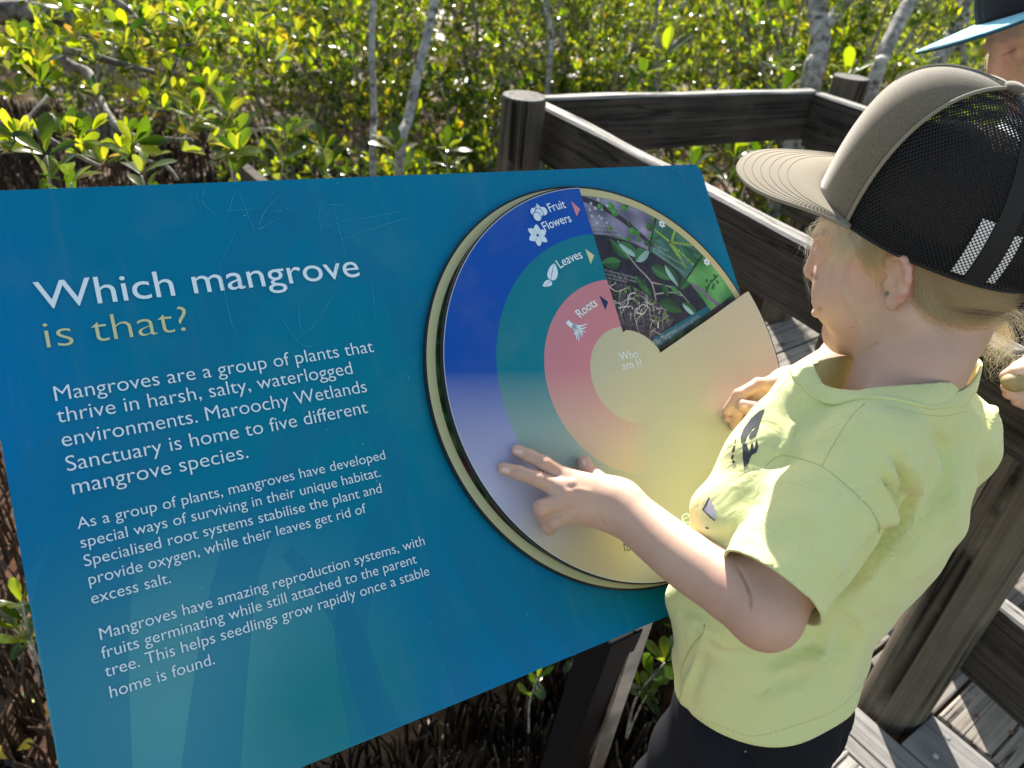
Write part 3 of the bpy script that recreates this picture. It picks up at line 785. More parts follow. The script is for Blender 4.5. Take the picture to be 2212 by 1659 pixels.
def arc_text(bm, s, r, a0, a1, hgt, offset=0.0, spacing=1.0, z=ZU):
    """letters along a circle about the wheel's axle, from angle a0 to a1, reading clockwise"""
    V, F = text_geo(s, offset, spacing); lo = min(v.x for v in V); hi = max(v.x for v in V); vs = []
    for v in V:
        a = R(a0 + (a1 - a0) * (v.x - lo) / (hi - lo)); q = r + v.y * hgt / 0.729
        vs.append(bm.verts.new((UPC[0] + q * math.cos(a), UPC[1] + q * math.sin(a), z)))
    for f in F:
        try: bm.faces.new([vs[i] for i in f])
        except ValueError: pass
def lettering(name, fn, mat=None):
    bm = bmesh.new(); fn(bm)
    for f in bm.faces:
        f.normal_update()
        if f.normal.z < 0: f.normal_flip()
    return obj(name, bm, mat or WHITE, UPPER)
for s_, r_a, a_0, a_1, hh in (("Fruit", 0.2195, 103.2, 96.6, 0.0118), ("Flowers", 0.2008, 108.8, 96.6, 0.0118), ("Leaves", 0.1535, 112.6, 98.4, 0.0118), ("Roots", 0.0925, 123.0, 103.2, 0.0118)):
    lettering('ring_lettering', lambda bm: arc_text(bm, s_, r_a, a_0, a_1, hh, 0.006))
def _who(bm):
    text_line(bm, "Who", -0.0008, 0.0272, 0.0174, 0.0108, ZU, -0.006); text_line(bm, "am I?", -0.0012, 0.0285, 0.0056, 0.0108, ZU, -0.006)
lettering('question_lettering', _who)
lettering('rim_lettering', lambda bm: arc_text(bm, "the wh", 0.1880, -97.8, -65.8, -0.0195, -0.004))
bm = bmesh.new(); text_line(bm, "to", -0.0722, -0.0625, -0.1965, 0.0125, ZU, -0.004, Matrix.Translation((-0.0655, -0.1965, 0)) @ Matrix.Rotation(-0.22, 4, 'Z') @ Matrix.Translation((0.0655, 0.1965, 0)))
for f in bm.faces:
    f.normal_update()
    if f.normal.z < 0: f.normal_flip()
obj('dark_lettering', bm, DARKP, UPPER)
def tri(name, pts, mat):
    bm = bmesh.new(); f = bm.faces.new([bm.verts.new((x, y, ZU)) for x, y in pts]); f.normal_update()
    if f.normal.z < 0: f.normal_flip()
    return obj(name, bm, mat, UPPER)
tri('pointer', [(-0.0047, 0.2248), (-0.0031, 0.2040), (0.0054, 0.2138)], PINKP)
tri('pointer', [(-0.0046, 0.1616), (-0.0029, 0.1416), (0.0059, 0.1521)], CREAMP)
tri('pointer', [(-0.0038, 0.1010), (-0.0013, 0.0819), (0.0062, 0.0914)], NAVYP)
ICON = plain('pale_blue_print', srgb(214, 232, 248), 0.4)
bm = bmesh.new()
u4 = lambda x, y: Vector((*PL((1600 + x * 1500 / 2212) / 1.8228, (650 + y * 1500 / 2212) / 1.8228, UPH)[:2], 0))
BLUEP = plain('blue_print', (0.0012, 0.055, 0.42, 1), 0.4)
for k, (x, y) in enumerate(((765, 262), (795, 268), (742, 274), (768, 280), (758, 302))):
    c = u4(x, y)
    for r_, mi, dz in ((0.0062, 1, 0.0), (0.0052, 0, 0.0001)):
        f = bm.faces.new([bm.verts.new((c.x + r_ * math.cos(2 * PI * i / 20), c.y + r_ * 1.05 * math.sin(2 * PI * i / 20), ZU + k * 0.0002 + dz)) for i in range(20)]); f.material_index = mi
for a_, b_ in (((752, 228), (766, 258)), ((752, 228), (790, 262)), ((768, 248), (748, 270))):
    P = [u4(*a_), u4(*b_)]; d = (P[1] - P[0]).normalized() * 0.0006; nn = Vector((-d.y, d.x, 0))
    f = bm.faces.new([bm.verts.new((v.x, v.y, ZU + 0.0012)) for v in (P[0] + nn, P[1] + nn, P[1] - nn, P[0] - nn)])
for f in bm.faces:
    f.normal_update()
    if f.normal.z < 0: f.normal_flip()
obj('fruit_symbol', bm, [ICON, BLUEP], UPPER)
bm = bmesh.new(); flower_icon(bm, u4(762, 408), 0.0142, ZU, 0.35, 0.1); obj('flower_symbol', bm, ICON, UPPER)
bm = bmesh.new()
def shape(pp):
    f = bm.faces.new([bm.verts.new((v.x, v.y, ZU)) for v in catmull([u4(*p) for p in pp], 4)[:-1]]); f.normal_update()
    if f.normal.z < 0: f.normal_flip()
shape([(858, 570), (832, 594), (817, 640), (836, 668), (842, 630), (858, 570)]); shape([(860, 570), (848, 620), (842, 668), (868, 662), (879, 630), (872, 595), (860, 570)])
shape([(838, 670), (815, 668), (800, 682), (790, 704), (812, 692), (838, 670)]); shape([(840, 673), (815, 693), (793, 706), (826, 704), (846, 694), (840, 673)])
obj('leaf_symbol', bm, ICON, UPPER)
bm = bmesh.new()
def stroke(pp, w0, w1):
    P = catmull([u4(*p) for p in pp], 5); m = len(P); L = []; Q = []
    for i, p in enumerate(P):
        d = (P[min(i + 1, m - 1)] - P[max(i - 1, 0)]).normalized(); ww = w0 + (w1 - w0) * i / (m - 1); nn = Vector((-d.y, d.x, 0)) * ww / 2
        L.append(bm.verts.new((p.x + nn.x, p.y + nn.y, ZU))); Q.append(bm.verts.new((p.x - nn.x, p.y - nn.y, ZU)))
    for i in range(m - 1):
        f = bm.faces.new((L[i], Q[i], Q[i + 1], L[i + 1])); f.normal_update()
        if f.normal.z < 0: f.normal_flip()
stroke([(932, 908), (950, 925), (985, 945)], 0.0058, 0.0062)
for tgt in [((1010, 935), (1050, 920)), ((1015, 950), (1045, 940)), ((1010, 960), (1040, 970)), ((1005, 970), (1020, 1000)), ((995, 980), (1003, 1025)), ((985, 985), (988, 1015)), ((980, 970), (970, 985)), ((1000, 960), (1028, 985))]:
    stroke([(965, 930), tgt[0], tgt[1]], 0.0034, 0.0007)
obj('root_symbol', bm, ICON, UPPER)

# support legs behind the panel
LEG = NT('brushed_steel_leg'); co = LEG.coord()
LEG.base(LEG.ramp(LEG.noise(co, 7, 3), [(0.35, (0.2, 0.19, 0.18)), (0.65, (0.62, 0.58, 0.54))])); LEG.set(Roughness=0.4, Metallic=0.6)
DKLEG = plain('dark_steel', (0.006, 0.007, 0.010, 1), 0.6, 0, 0.15)
def leg(px_top, px_bot, d0, d1, wd, dep, mat):
    a = W(*px_top, d0); b = W(*px_bot, d1); b = a + (b - a) * 1.35
    bm = bmesh.new(); d = (b - a); L = d.length; z = -d.normalized(); x = (SM.to_3x3() @ Vector((1, 0, 0))); x = (x - z * x.dot(z)).normalized(); y = z.cross(x)
    box(bm, (-wd / 2, -dep / 2, -L), (wd / 2, dep / 2, 0.0), None, 0.003, 2)
    o = obj('support_leg', bm, mat); M = Matrix((x, y, z)).transposed().to_4x4(); M.translation = a; o.parent = sign; o.matrix_parent_inverse = SM.inverted(); o.matrix_world = M; return o
leg((1405, 1300), (1290, 1650), 1.08, 1.42, 0.034, 0.008, LEG.m)
leg((1330, 1340), (1215, 1659), 1.12, 1.48, 0.06, 0.06, DKLEG)
leg((560, 1300), (480, 1659), 0.95, 1.45, 0.06, 0.06, DKLEG)
# ---------------------------------------------------------------- organic surfaces: signed distances meshed by surface nets
def A3(p): return np.array(p, np.float32)
def smin(a, b, k):
    h = np.clip(0.5 + 0.5 * (b - a) / k, 0, 1)
    return b + (a - b) * h - k * h * (1 - h)
def smax(a, b, k): return -smin(-a, -b, k)
def s_sphere(P, c, r): return np.linalg.norm(P - A3(c), axis=1) - r
def s_cap(P, a, b, r1, r2=None):
    a = A3(a); b = A3(b); r2 = r1 if r2 is None else r2
    ab = b - a; pa = P - a; t = np.clip((pa @ ab) / max(float(ab @ ab), 1e-12), 0, 1)
    return np.linalg.norm(pa - t[:, None] * ab, axis=1) - (r1 + (r2 - r1) * t)
def s_ell(P, c, r, Rm=None):
    q = P - A3(c)
    if Rm is not None: q = q @ Rm
    r = A3(r); k0 = np.linalg.norm(q / r, axis=1); k1 = np.linalg.norm(q / (r * r), axis=1) + 1e-9
    return k0 * (k0 - 1) / k1
def s_path(P, pts, rad, k=0.004):
    d = None
    for i in range(len(pts) - 1):
        e = s_cap(P, pts[i], pts[i + 1], rad[i], rad[i + 1]); d = e if d is None else smin(d, e, k)
    return d
def nets(fn, lo, hi, h, coarse=6, slack=1.25):
    lo = np.array(lo, float); hi = np.array(hi, float)
    n = np.ceil((hi - lo) / h).astype(int) + 1
    nc = (n + coarse - 1) // coarse + 1; C = coarse * h
    g = np.stack(np.meshgrid(*[np.arange(m) for m in nc], indexing='ij'), -1).reshape(-1, 3)
    def ev(P):
        return np.concatenate([fn(P[i:i + 200000].astype(np.float32)) for i in range(0, len(P), 200000)])
    d = ev(lo + (g + 0.5) * C)
    g = g[np.abs(d) < C * 0.87 * slack + 2 * h]
    BY = int(nc[1] * coarse + 3); BZ = int(nc[2] * coarse + 3)
    key = lambda I: (I[:, 0].astype(np.int64) * BY + I[:, 1]) * BZ + I[:, 2]
    o9 = np.stack(np.meshgrid(*[np.arange(coarse + 1)] * 3, indexing='ij'), -1).reshape(-1, 3)
    I = (g[:, None, :] * coarse + o9[None]).reshape(-1, 3)
    ks, ix = np.unique(key(I), return_index=True); I = I[ix]
    val = ev(lo + I * h)
    def look(kk):
        p = np.searchsorted(ks, kk); p[p >= len(ks)] = 0; ok = ks[p] == kk; return p, ok
    k0 = ks
    corner = [(a, b, c) for a in (0, 1) for b in (0, 1) for c in (0, 1)]
    idx = []; okall = np.ones(len(I), bool)
    for (a, b, c) in corner:
        p, ok = look(k0 + (a * BY + b) * BZ + c); idx.append(p); okall &= ok
    idx = np.stack(idx, 1)
    sg = val[idx] < 0
    act = okall & sg.any(1) & (~sg.all(1))
    cells = np.nonzero(act)[0]; vid = -np.ones(len(I), np.int64); vid[cells] = np.arange(len(cells))
    cv = val[idx[cells]]; base = I[cells]
    acc = np.zeros((len(cells), 3)); cnt = np.zeros(len(cells))
    cn = np.array(corner)
    for i in range(8):
        for j in range(i + 1, 8):
            if np.abs(cn[i] - cn[j]).sum() != 1: continue
            m = (cv[:, i] < 0) != (cv[:, j] < 0)
            t = np.where(m, cv[:, i] / np.where(m, cv[:, i] - cv[:, j], 1), 0)
            pt = cn[i] + t[:, None] * (cn[j] - cn[i]); acc += np.where(m[:, None], pt, 0); cnt += m
    V = lo + (base + acc / cnt[:, None]) * h
    F = []
    for ax in range(3):
        e = [0, 0, 0]; e[ax] = 1; u = [0, 0, 0]; u[(ax + 1) % 3] = 1; v = [0, 0, 0]; v[(ax + 2) % 3] = 1
        off = lambda q: (q[0] * BY + q[1]) * BZ + q[2]
        p, ok = look(k0 + off(e)); s0 = val < 0; s1 = val[p] < 0
        m = ok & (s0 != s1)
        q = np.nonzero(m)[0]
        ids = []
        good = np.ones(len(q), bool)
        for du, dv in ((0, 0), (-1, 0), (-1, -1), (0, -1)):
            pp, ok2 = look(k0[q] + off([u[i] * du + v[i] * dv for i in range(3)])); w_ = vid[pp]; good &= ok2 & (w_ >= 0); ids.append(w_)
        ids = np.stack(ids, 1)[good]; fl = s0[q][good]
        ids[~fl] = ids[~fl][:, ::-1]
        F.append(ids)
    F = np.concatenate(F)
    # settle the vertices on the surface
    for _ in range(2):
        e = h * 0.5; d0 = ev(V); G = np.stack([ev(V + np.eye(3)[i] * e) - ev(V - np.eye(3)[i] * e) for i in range(3)], 1) / (2 * e)
        gl = np.maximum((G * G).sum(1), 0.2); V = V - np.clip(d0 / gl, -h, h)[:, None] * G
    return V, F
def vnormals(V, F):
    a = V[F[:, 0]]; N = np.cross(V[F[:, 2]] - a, V[F[:, -1]] - V[F[:, 1]]); out = np.zeros_like(V)
    for k in range(F.shape[1]): np.add.at(out, F[:, k], N)
    return out / (np.linalg.norm(out, axis=1)[:, None] + 1e-12)
def smooth_mesh(V, F, it=2, lam=0.5):
    E = np.concatenate([F[:, [k, (k + 1) % F.shape[1]]] for k in range(F.shape[1])]); E = np.unique(np.sort(E, 1), axis=0)
    deg = np.bincount(E.ravel(), minlength=len(V)).astype(float)[:, None]; deg[deg == 0] = 1
    for _ in range(it):
        acc = np.zeros_like(V); np.add.at(acc, E[:, 0], V[E[:, 1]]); np.add.at(acc, E[:, 1], V[E[:, 0]])
        V = V + lam * (acc / deg - V)
    return V
def pxs(V):
    """photo position of many points"""
    q = V - np.array([0, 0, H]); z = q @ np.array(CF); return np.stack([(q @ np.array(CX) / z * FPX + 512) / K, (q @ np.array(CD) / z * FPX + 384) / K], 1), z
def poly_dist(XY, pts):
    """distance of points to a polyline and the fraction along it"""
    P = np.array(pts, float); best = np.full(len(XY), 1e9); fr = np.zeros(len(XY)); n = len(P) - 1
    for i in range(n):
        a = P[i]; ab = P[i + 1] - a; pa = XY - a; t = np.clip((pa @ ab) / (ab @ ab), 0, 1); d = np.linalg.norm(pa - t[:, None] * ab, axis=1)
        m = d < best; best[m] = d[m]; fr[m] = (i + t[m]) / n
    return best, fr
def sculpt(V, F, strokes, facing=True):
    """raise or press folds along strokes: (points, width, height, depth window); works on the side seen along the stroke"""
    N = vnormals(V, F); XY, z = pxs(V); view = V - np.array([0, 0, H]); front = (N * view).sum(1) < 0
    D = np.zeros(len(V))
    for st in strokes:
        pts, wd, amp = st[:3]; pts = [(p[0], p[1]) for p in catmull([(a, b, 0) for a, b in pts], 5)] if len(pts) > 2 else pts
        d, fr = poly_dist(XY, pts)
        g = np.exp(-(d / wd) ** 2) * np.clip(np.minimum(fr, 1 - fr) * 5 + 0.02, 0, 1)
        if len(st) > 3: g *= (z > st[3]) & (z < st[4])
        D += np.where(front, g * amp, 0)
    return V + N * D[:, None]
def clip_mesh(V, F, f):
    """cut a mesh along f(V) = 0, keeping f < 0; returns triangles"""
    if F.shape[1] == 4: F = np.concatenate([F[:, [0, 1, 2]], F[:, [0, 2, 3]]])
    val = f(V); V = list(map(tuple, V)); out = []; cache = {}
    ins = val < 0; cnt = ins[F].sum(1)
    out = F[cnt == 3].tolist()
    def cut(i, j):
        k = (min(i, j), max(i, j))
        if k not in cache:
            t = val[i] / (val[i] - val[j]); a = V[i]; b = V[j]; cache[k] = len(V); V.append(tuple(a[q] + (b[q] - a[q]) * t for q in range(3)))
        return cache[k]
    for tri in F[(cnt == 1) | (cnt == 2)]:
        poly = []
        for k in range(3):
            i, j = tri[k], tri[(k + 1) % 3]
            if ins[i]: poly.append(i)
            if ins[i] != ins[j]: poly.append(cut(i, j))
        for k in range(1, len(poly) - 1): out.append([poly[0], poly[k], poly[k + 1]])
    V = np.array(V); F = np.array(out)
    use = np.unique(F); mp = -np.ones(len(V), int); mp[use] = np.arange(len(use))
    return V[use], mp[F]
def bvh_of(V, F): return BVHTree.FromPolygons([tuple(v) for v in V], [tuple(f) for f in F])
EYE = Vector((0, 0, H))
def hit(bvh, a, b, lift=0.0, n=1):
    """where the sight line at a, b meets a surface"""
    d = ray(a, b).normalized(); o = EYE
    p, nn, i, dist = bvh.ray_cast(o, d)
    if p is None: return None
    if nn.dot(d) > 0: nn = -nn
    return p + nn * lift
# ---------------------------------------------------------------- the child in front: skeleton
def V3(v): return np.array(v, float)
def head_axes(th, p, ro):
    th, p, ro = R(th), R(p), R(ro)
    fh = V3((math.cos(th), math.sin(th), 0)); l = V3((-fh[1], fh[0], 0)); z = V3((0, 0, 1))
    f = fh * math.cos(p) - z * math.sin(p); u = z * math.cos(p) + fh * math.sin(p)
    return f, l * math.cos(ro) + u * math.sin(ro), u * math.cos(ro) - l * math.sin(ro)
hf, hl, hu = head_axes(148, 20, 6)
HC = V3(W(1937, 603, 0.76)) - hl * 0.072
HS = 1.035
HB = np.stack([hf, hl, hu], 1)                      # columns: forward, left, up
def hp(x, y, z): return HC + HB @ V3((x, y, z)) * HS
EYE0 = (0, 0, H)
NECK = V3(W(1958, 815, 0.805)); f_n = V3((0, 0, 0))
SHL = V3(W(1868, 985, 0.745)); SHR = V3(W(2048, 952, 0.90))
ELL = V3(W(1656, 1322, 0.70)); PEL = V3(W(1668, 1500, 0.90))
ELR = V3(W(1893, 1312, 0.96)); WRR = V3(W(1640, 1220, 0.97))
c4 = lambda x, y: (987.5 + 0.248 * x, 905.2 + 0.248 * y)
def hand_pt(x, y, h): return V3(PN(*c4(x, y), h))
WRL = hand_pt(1405, 745, 0.064)
_dw = float((WRL - V3(EYE0)) @ V3(CF))
FARM = [V3(W(1566, 1262, .70 + (_dw - .70) * .3)), V3(W(1478, 1206, .70 + (_dw - .70) * .57)), V3(W(1402, 1146, .70 + (_dw - .70) * .82))]
FPTH = [V3(p) for p in catmull([tuple(ELL)] + [tuple(p) for p in FARM] + [tuple(WRL)], 4)]; FPR = [.0300 + (.0224 - .0300) * (i / (len(FPTH) - 1)) ** 1.15 for i in range(len(FPTH))]
def LEN(a, b): return float(np.linalg.norm(a - b))
print('lengths: upper arm', LEN(SHL, ELL), 'forearm', LEN(ELL, WRL), 'shoulders', LEN(SHL, SHR), 'right upper', LEN(SHR, ELR), 'neck', NECK, 'shl', SHL, 'shr', SHR, 'pel', PEL, 'head', HC)
FING = {'index': [(955, 520, .047), (760, 388, .046), (640, 325, .036), (522, 272, .0262)],
        'middle': [(900, 612, .051), (700, 522, .047), (540, 468, .037), (405, 430, .0262)],
        'ring': [(925, 712, .051), (735, 775, .050), (760, 850, .036), (860, 850, .030)],
        'little': [(985, 812, .046), (850, 885, .046), (795, 935, .036), (806, 968, .030)]}
FRAD = {'index': [.0104, .0080, .0072, .0062], 'middle': [.0106, .0081, .0074, .0064], 'ring': [.0104, .0088, .0076, .0066], 'little': [.0100, .0084, .0072, .0062]}
THUMB = [(1330, 640, .052), (1200, 520, .040), (1130, 455, .034), (1108, 372, .0275)]
TRAD = [.0140, .0104, .0092, .0076]
def ear_sdf(P, side):
    q = (P - HC) @ HB / HS
    q = q * np.array([1, side, 1])
    eb = V3((-0.86, 0.50, -0.06)); eb /= np.linalg.norm(eb); eu = V3((-0.26, 0.06, 0.96)); eu -= eb * (eu @ eb); eu /= np.linalg.norm(eu); en = np.cross(eu, eb)
    if en[1] < 0: en = -en
    o = V3((-0.001, 0.0745, -0.002))
    e = np.stack([(q - o) @ eb, (q - o) @ eu, (q - o) @ en], 1) / EARS          # back, up, out
    d = s_ell(e, (0.0025, 0.000, -0.0005), (0.0145, 0.0245, 0.0046))
    rim = [(-.0075, .003, .001), (-.0105, .012, .003), (-.0095, .0215, .0035), (-.002, .0275, .0035), (.0085, .0265, .004), (.0158, .0185, .0045), (.0178, .006, .0045), (.0148, -.008, .004), (.0072, -.018, .003), (-.001, -.0245, .002)]
    d = smin(d, s_path(e, rim, [.0022, .0028, .0034, .0038, .0040, .0040, .0038, .0034, .0034, .004]), .003)
    d = smin(d, s_ell(e, (-.0035, -.0235, .001), (.0075, .0085, .0042)), .004)
    d = smin(d, s_path(e, [(.003, .019, .003), (.0095, .009, .0042), (.0088, -.005, .0042), (.001, -.0135, .0035)], [.002, .0026, .0026, .002]), .003)
    d = smax(d, -s_ell(e, (-.0012, -.0015, .0050), (.0086, .0115, .0085)), .002)
    d = smax(d, -s_ell(e, (-.0035, .0005, .000), (.0048, .006, .010)), .0015)
    d = smax(d, -s_path(e, [(-.004, .021, .0055), (.006, .0225, .006), (.0125, .014, .0068), (.0138, .003, .0068)], [.0022, .0026, .0026, .002]), .002)
    d = smin(d, s_ell(e, (-.0100, -.0035, .0035), (.0036, .0052, .0034)), .003)
    d = smin(d, s_cap(e, (-.002, .004, -.004), (-.002, -.008, -.004), .0075), .004)
    d = smin(d, s_cap(e, (-.006, .012, -.004), (-.006, -.012, -.006), .006), .006)
    return d * HS * EARS
EARS = 0.86
def head_sdf(P, eyes=True):
    q = (P - HC) @ HB / HS
    d = s_ell(q, (-.014, 0, .050), (.096, .0755, .086))
    d = smin(d, s_ell(q, (.030, 0, .000), (.066, .060, .076)), .03)
    d = smin(d, s_ell(q, (.026, 0, -.050), (.056, .051, .044)), .02)
    a = np.abs(q[:, 1]); m = np.stack([q[:, 0], a, q[:, 2]], 1)
    d = smin(d, s_cap(m, (-.006, .054, -.038), (.062, .014, -.078), .019, .0155), .018)
    d = smin(d, s_ell(m, (.052, .036, -.026), (.036, .029, .036)), .018)
    d = smin(d, s_sphere(q, (.071, 0, -.0755), .0170), .016)
    d = smin(d, s_cap(q, (.084, 0, .034), (.0985, 0, -.004), .0075, .0098), .010)
    d = smin(d, s_sphere(m, (.0905, .0095, -.009), .0072), .006)
    d = smax(d, -s_sphere(m, (.0955, .0050, -.0165), .0026), .002)
    d = smax(d, -s_sphere(m, (.099, .033, .021), .0165), .010)
    d = smin(d, s_ell(m, (.0765, .032, .019), (.013, .0145, .0115)), .004)
    d = smin(d, s_ell(m, (.077, .030, .041), (.012, .024, .007)), .010)
    d = smin(d, s_ell(q, (.0850, 0, -.036), (.0125, .021, .0085)), .008)
    d = smin(d, s_ell(q, (.0905, 0, -.0375), (.0085, .0185, .0050)), .004)
    d = smin(d, s_ell(q, (.0905, 0, -.0505), (.0095, .0165, .0062)), .004)
    d = smax(d, -s_ell(q, (.096, 0, -.0440), (.0085, .019, .0012)), .002)
    return d * HS
def core_sdf(P):
    r = (SHR - SHL) / LEN(SHR, SHL); f = np.cross((0, 0, 1), r); mid = (SHL + SHR) / 2; Rm = np.stack([r, f, np.cross(r, f)], 1)
    d = s_cap(P, NECK + (0, 0, -.012), SHL + (0, 0, .008), .036, .029); d = smin(d, s_cap(P, NECK + (0, 0, -.026), SHR + (0, 0, .002), .034, .027), .025)
    d = smin(d, s_ell(P, mid + (0, 0, -.11) - r * .024 + f * .010, (.090, .070, .145), Rm), .03)
    d = smin(d, s_ell(P, (mid + PEL) / 2 + (0, 0, -.03) - r * .032 + f * .018, (.078, .066, .17), Rm), .03)
    return smin(d, s_ell(P, PEL - r * .018, (.090, .080, .10), Rm), .03)
def body_sdf(P):
    d = head_sdf(P)
    d = smin(d, ear_sdf(P, 1), .004); d = smin(d, ear_sdf(P, -1), .004)
    d = smin(d, s_path(P, [hp(-.022, 0, -.02), hp(-.026, 0, -.06), NECK * .75 + hp(-.026, 0, -.06) * .25, NECK + (0, 0, -.03) - f_n * .0], [.052, .046, .047, .053], .02), .022)
    d = smin(d, core_sdf(P), .025)
    # left arm
    ax = ELL + (WRL - ELL) * .25
    d = smin(d, s_path(P, [SHL, SHL * .5 + ELL * .5, ELL], [.036, .034, .031], .01), .02)
    d = smin(d, s_path(P, FPTH, FPR, .008), .010)
    d = smin(d, s_cap(P, FPTH[3], SHL * .30 + ELL * .70, .0255, .031), .012)
    d = smin(d, s_sphere(P, ELL + V3(W(1645, 1340, .70)) * 0 + (V3(W(1660, 1350, .705)) - V3(W(1668, 1318, .70))) * .35, .023), .02)
    # right arm hangs behind the body
    d = smin(d, s_path(P, [SHR, SHR * .5 + ELR * .5, ELR], [.035, .031, .028], .01), .02)
    d = smin(d, s_path(P, [ELR, ELR * .5 + WRR * .5, WRR], [.028, .026, .02], .01), .01)
    # left hand
    h = None
    wr = WRL
    mc = {k: hand_pt(*v[0]) for k, v in FING.items()}
    wrp = {'index': (1440, 660, .063), 'middle': (1420, 720, .066), 'ring': (1385, 790, .063), 'little': (1345, 850, .056)}
    for k, v in FING.items():
        e = s_cap(P, mc[k], hand_pt(*wrp[k]), .0112, .0155); h = e if h is None else smin(h, e, .014)
    h = smin(h, s_cap(P, hand_pt(*THUMB[0]), hand_pt(1400, 720, .05), .015, .017), .012)
    d = smin(d, h, .014)
    fg = None
    for k, v in FING.items():
        e = s_path(P, [hand_pt(*p) for p in v], FRAD[k], .0025)
        fg = e if fg is None else np.minimum(fg, e)
    d = smin(d, fg, .0055)
    e = s_path(P, [hand_pt(*p) for p in THUMB], TRAD, .004); d = smin(d, e, .007)
    return d
# skin material: tint by region through a colour attribute
def skin_mat(name, base, flush):
    t = NT(name); at = t.n('Attribute', attribute_name='tint')
    sepa = t.n('SeparateColor'); t.l(at.outputs['Color'], sepa.inputs[0])
    co = t.coord(); n1 = t.noise(co, 60, 4); n2 = t.noise(co, 420, 3); n3 = t.noise(co, 16, 3)
    c = t.mix(t.maprange(n1, 0.35, 0.7, 0, 0.5), base, tuple(b * k for b, k in zip(base[:3], (0.93, 0.84, 0.80))) + (1,))
    c = t.mix(t.maprange(n3, 0.4, 0.7, 0, 0.35), c, flush)
    c = t.mix(sepa.outputs[0], c, flush)                                   # flushed knuckles, ears, nose
    c = t.mix(sepa.outputs[1], c, (0.80, 0.52, 0.47, 1))                    # nails
    c = t.mix(sepa.outputs[2], c, (0.13, 0.045, 0.035, 1))                  # lips, moles
    t.base(c)
    t.set(Roughness=0.46, Subsurface_Weight=0.18, Subsurface_Radius=(0.012, 0.004, 0.0022), Subsurface_Scale=0.45)
    t.p.inputs['Specular IOR Level'].default_value = 0.4
    t.bump(t.math('ADD', n2, t.math('MULTIPLY', n1, 0.6)), 0.12, 0.0006)
    return t.m
SKIN = skin_mat('child_skin', (0.62, 0.405, 0.305, 1), (0.62, 0.30, 0.245, 1))
lo = np.min([WRL, ELL, SHL, SHR, ELR, WRR, PEL - .12, hp(.1, 0, 0), hp(-.11, 0, .1), hand_pt(400, 430, .03)], 0) - .05; hi = np.max([SHR, hp(-.1, 0, .14), hp(.0, 0, .14), ELR, PEL], 0) + .06
import time as _t; _t0 = _t.time()
SKH = 0.0020
BV, BF = nets(body_sdf, lo, hi, SKH)
print('body', len(BV), _t.time() - _t0)
BV = smooth_mesh(BV, BF, 1, 0.3)
# creases, knuckles, nails drawn on the skin
c4l = lambda L: [c4(*p) for p in L]
c6 = lambda x, y: (1444 + 0.3472 * x, 576 + 0.3472 * y)
c3 = lambda x, y: (1645.8 + 0.2559 * x, 384 + 0.2559 * y)
z7 = lambda x, y: (1444 + 0.3472 * x, 1083 + 0.3472 * y)
st = [(c4l([(1245, 850), (1262, 890), (1285, 930)]), 2.2, -0.0016), ([z7(425, 390), z7(480, 500), z7(510, 600), z7(500, 700)], 2.6, -0.0034),
      ([c3(985, 1392), c3(905, 1420), c3(835, 1480)], 3.0, -0.003), (c4l([(728, 372), (790, 352)]), 1.6, -0.0004), (c4l([(735, 395), (770, 400)]), 1.6, -0.0005),
      (c4l([(660, 500), (720, 470)]), 1.6, -0.0005), (c4l([(680, 530), (730, 500)]), 1.6, -0.0005), (c4l([(600, 330), (625, 300)]), 1.5, -0.0005), (c4l([(490, 470), (525, 440)]), 1.5, -0.0005),
      (c4l([(745, 385), (775, 362)]), 6, 0.0008), (c4l([(680, 520), (720, 495)]), 6, 0.0008),
      (c4l([(960, 560), (1050, 540)]), 9, 0.0012), (c4l([(915, 640), (1010, 640)]), 9, 0.0012), (c4l([(935, 730), (1020, 740)]), 9, 0.0010), (c4l([(1000, 600), (1180, 640)]), 6, 0.0009),
      (c4l([(940, 590), (1060, 590)]), 6, -0.0006), (c4l([(930, 685), (1060, 690)]), 6, -0.0006), (c4l([(960, 790), (1080, 780)]), 6, -0.0010)]
BV = sculpt(BV, BF, st)
XY, zz_ = pxs(BV); NB = vnormals(BV, BF); fr_ = ((BV - np.array(EYE)) * NB).sum(1) < 0
tint = np.zeros((len(BV), 4), np.float32); tint[:, 3] = 1
def paint(ch, pts, wd, amt, sharp=False, zr=None):
    d, _ = poly_dist(XY, pts if len(pts) > 1 else [pts[0], (pts[0][0] + .5, pts[0][1])])
    g = np.clip((wd - d) / (wd * 0.3), 0, 1) if sharp else np.exp(-(d / wd) ** 2)
    g = np.where(fr_, g, 0) * amt
    if zr: g *= (zz_ > zr[0]) & (zz_ < zr[1])
    tint[:, ch] = np.maximum(tint[:, ch], g)
# nails
def nail(pa, pb, half, amt=1.0):
    a = np.array(c4(*pa)); b = np.array(c4(*pb)); d = b - a; L = np.hypot(*d); e = d / L; pq = XY - a; u_ = pq @ e; v_ = np.abs(pq @ np.array([-e[1], e[0]]))
    edge = 1 - (np.clip(np.abs(u_ / L - .5) * 2, 0, 1)) ** 4
    m = (u_ > 0) & (u_ < L) & (v_ < half * np.sqrt(np.maximum(edge, 0))) & fr_
    global BV
    tint[m, 1] = amt; ring = (u_ > -2) & (u_ < L + .6) & (v_ < half * 1.28 + .5) & fr_ & ~m & (zz_ < 1.0)
    BV = BV + NB * (np.where(m, -0.0004, 0) + np.where(ring, 0.00022, 0))[:, None]
nail((500, 275), (575, 292), 5.2); nail((388, 437), (458, 452), 5.4); nail((1092, 352), (1125, 400), 4.6)
for p, wd in (((760, 372), 8), ((695, 505), 8), ((600, 318), 6), ((510, 455), 6), ((700, 790), 10), ((800, 900), 10), ((520, 270), 7), ((400, 430), 7)): paint(0, [c4(*p)], wd, 0.4)
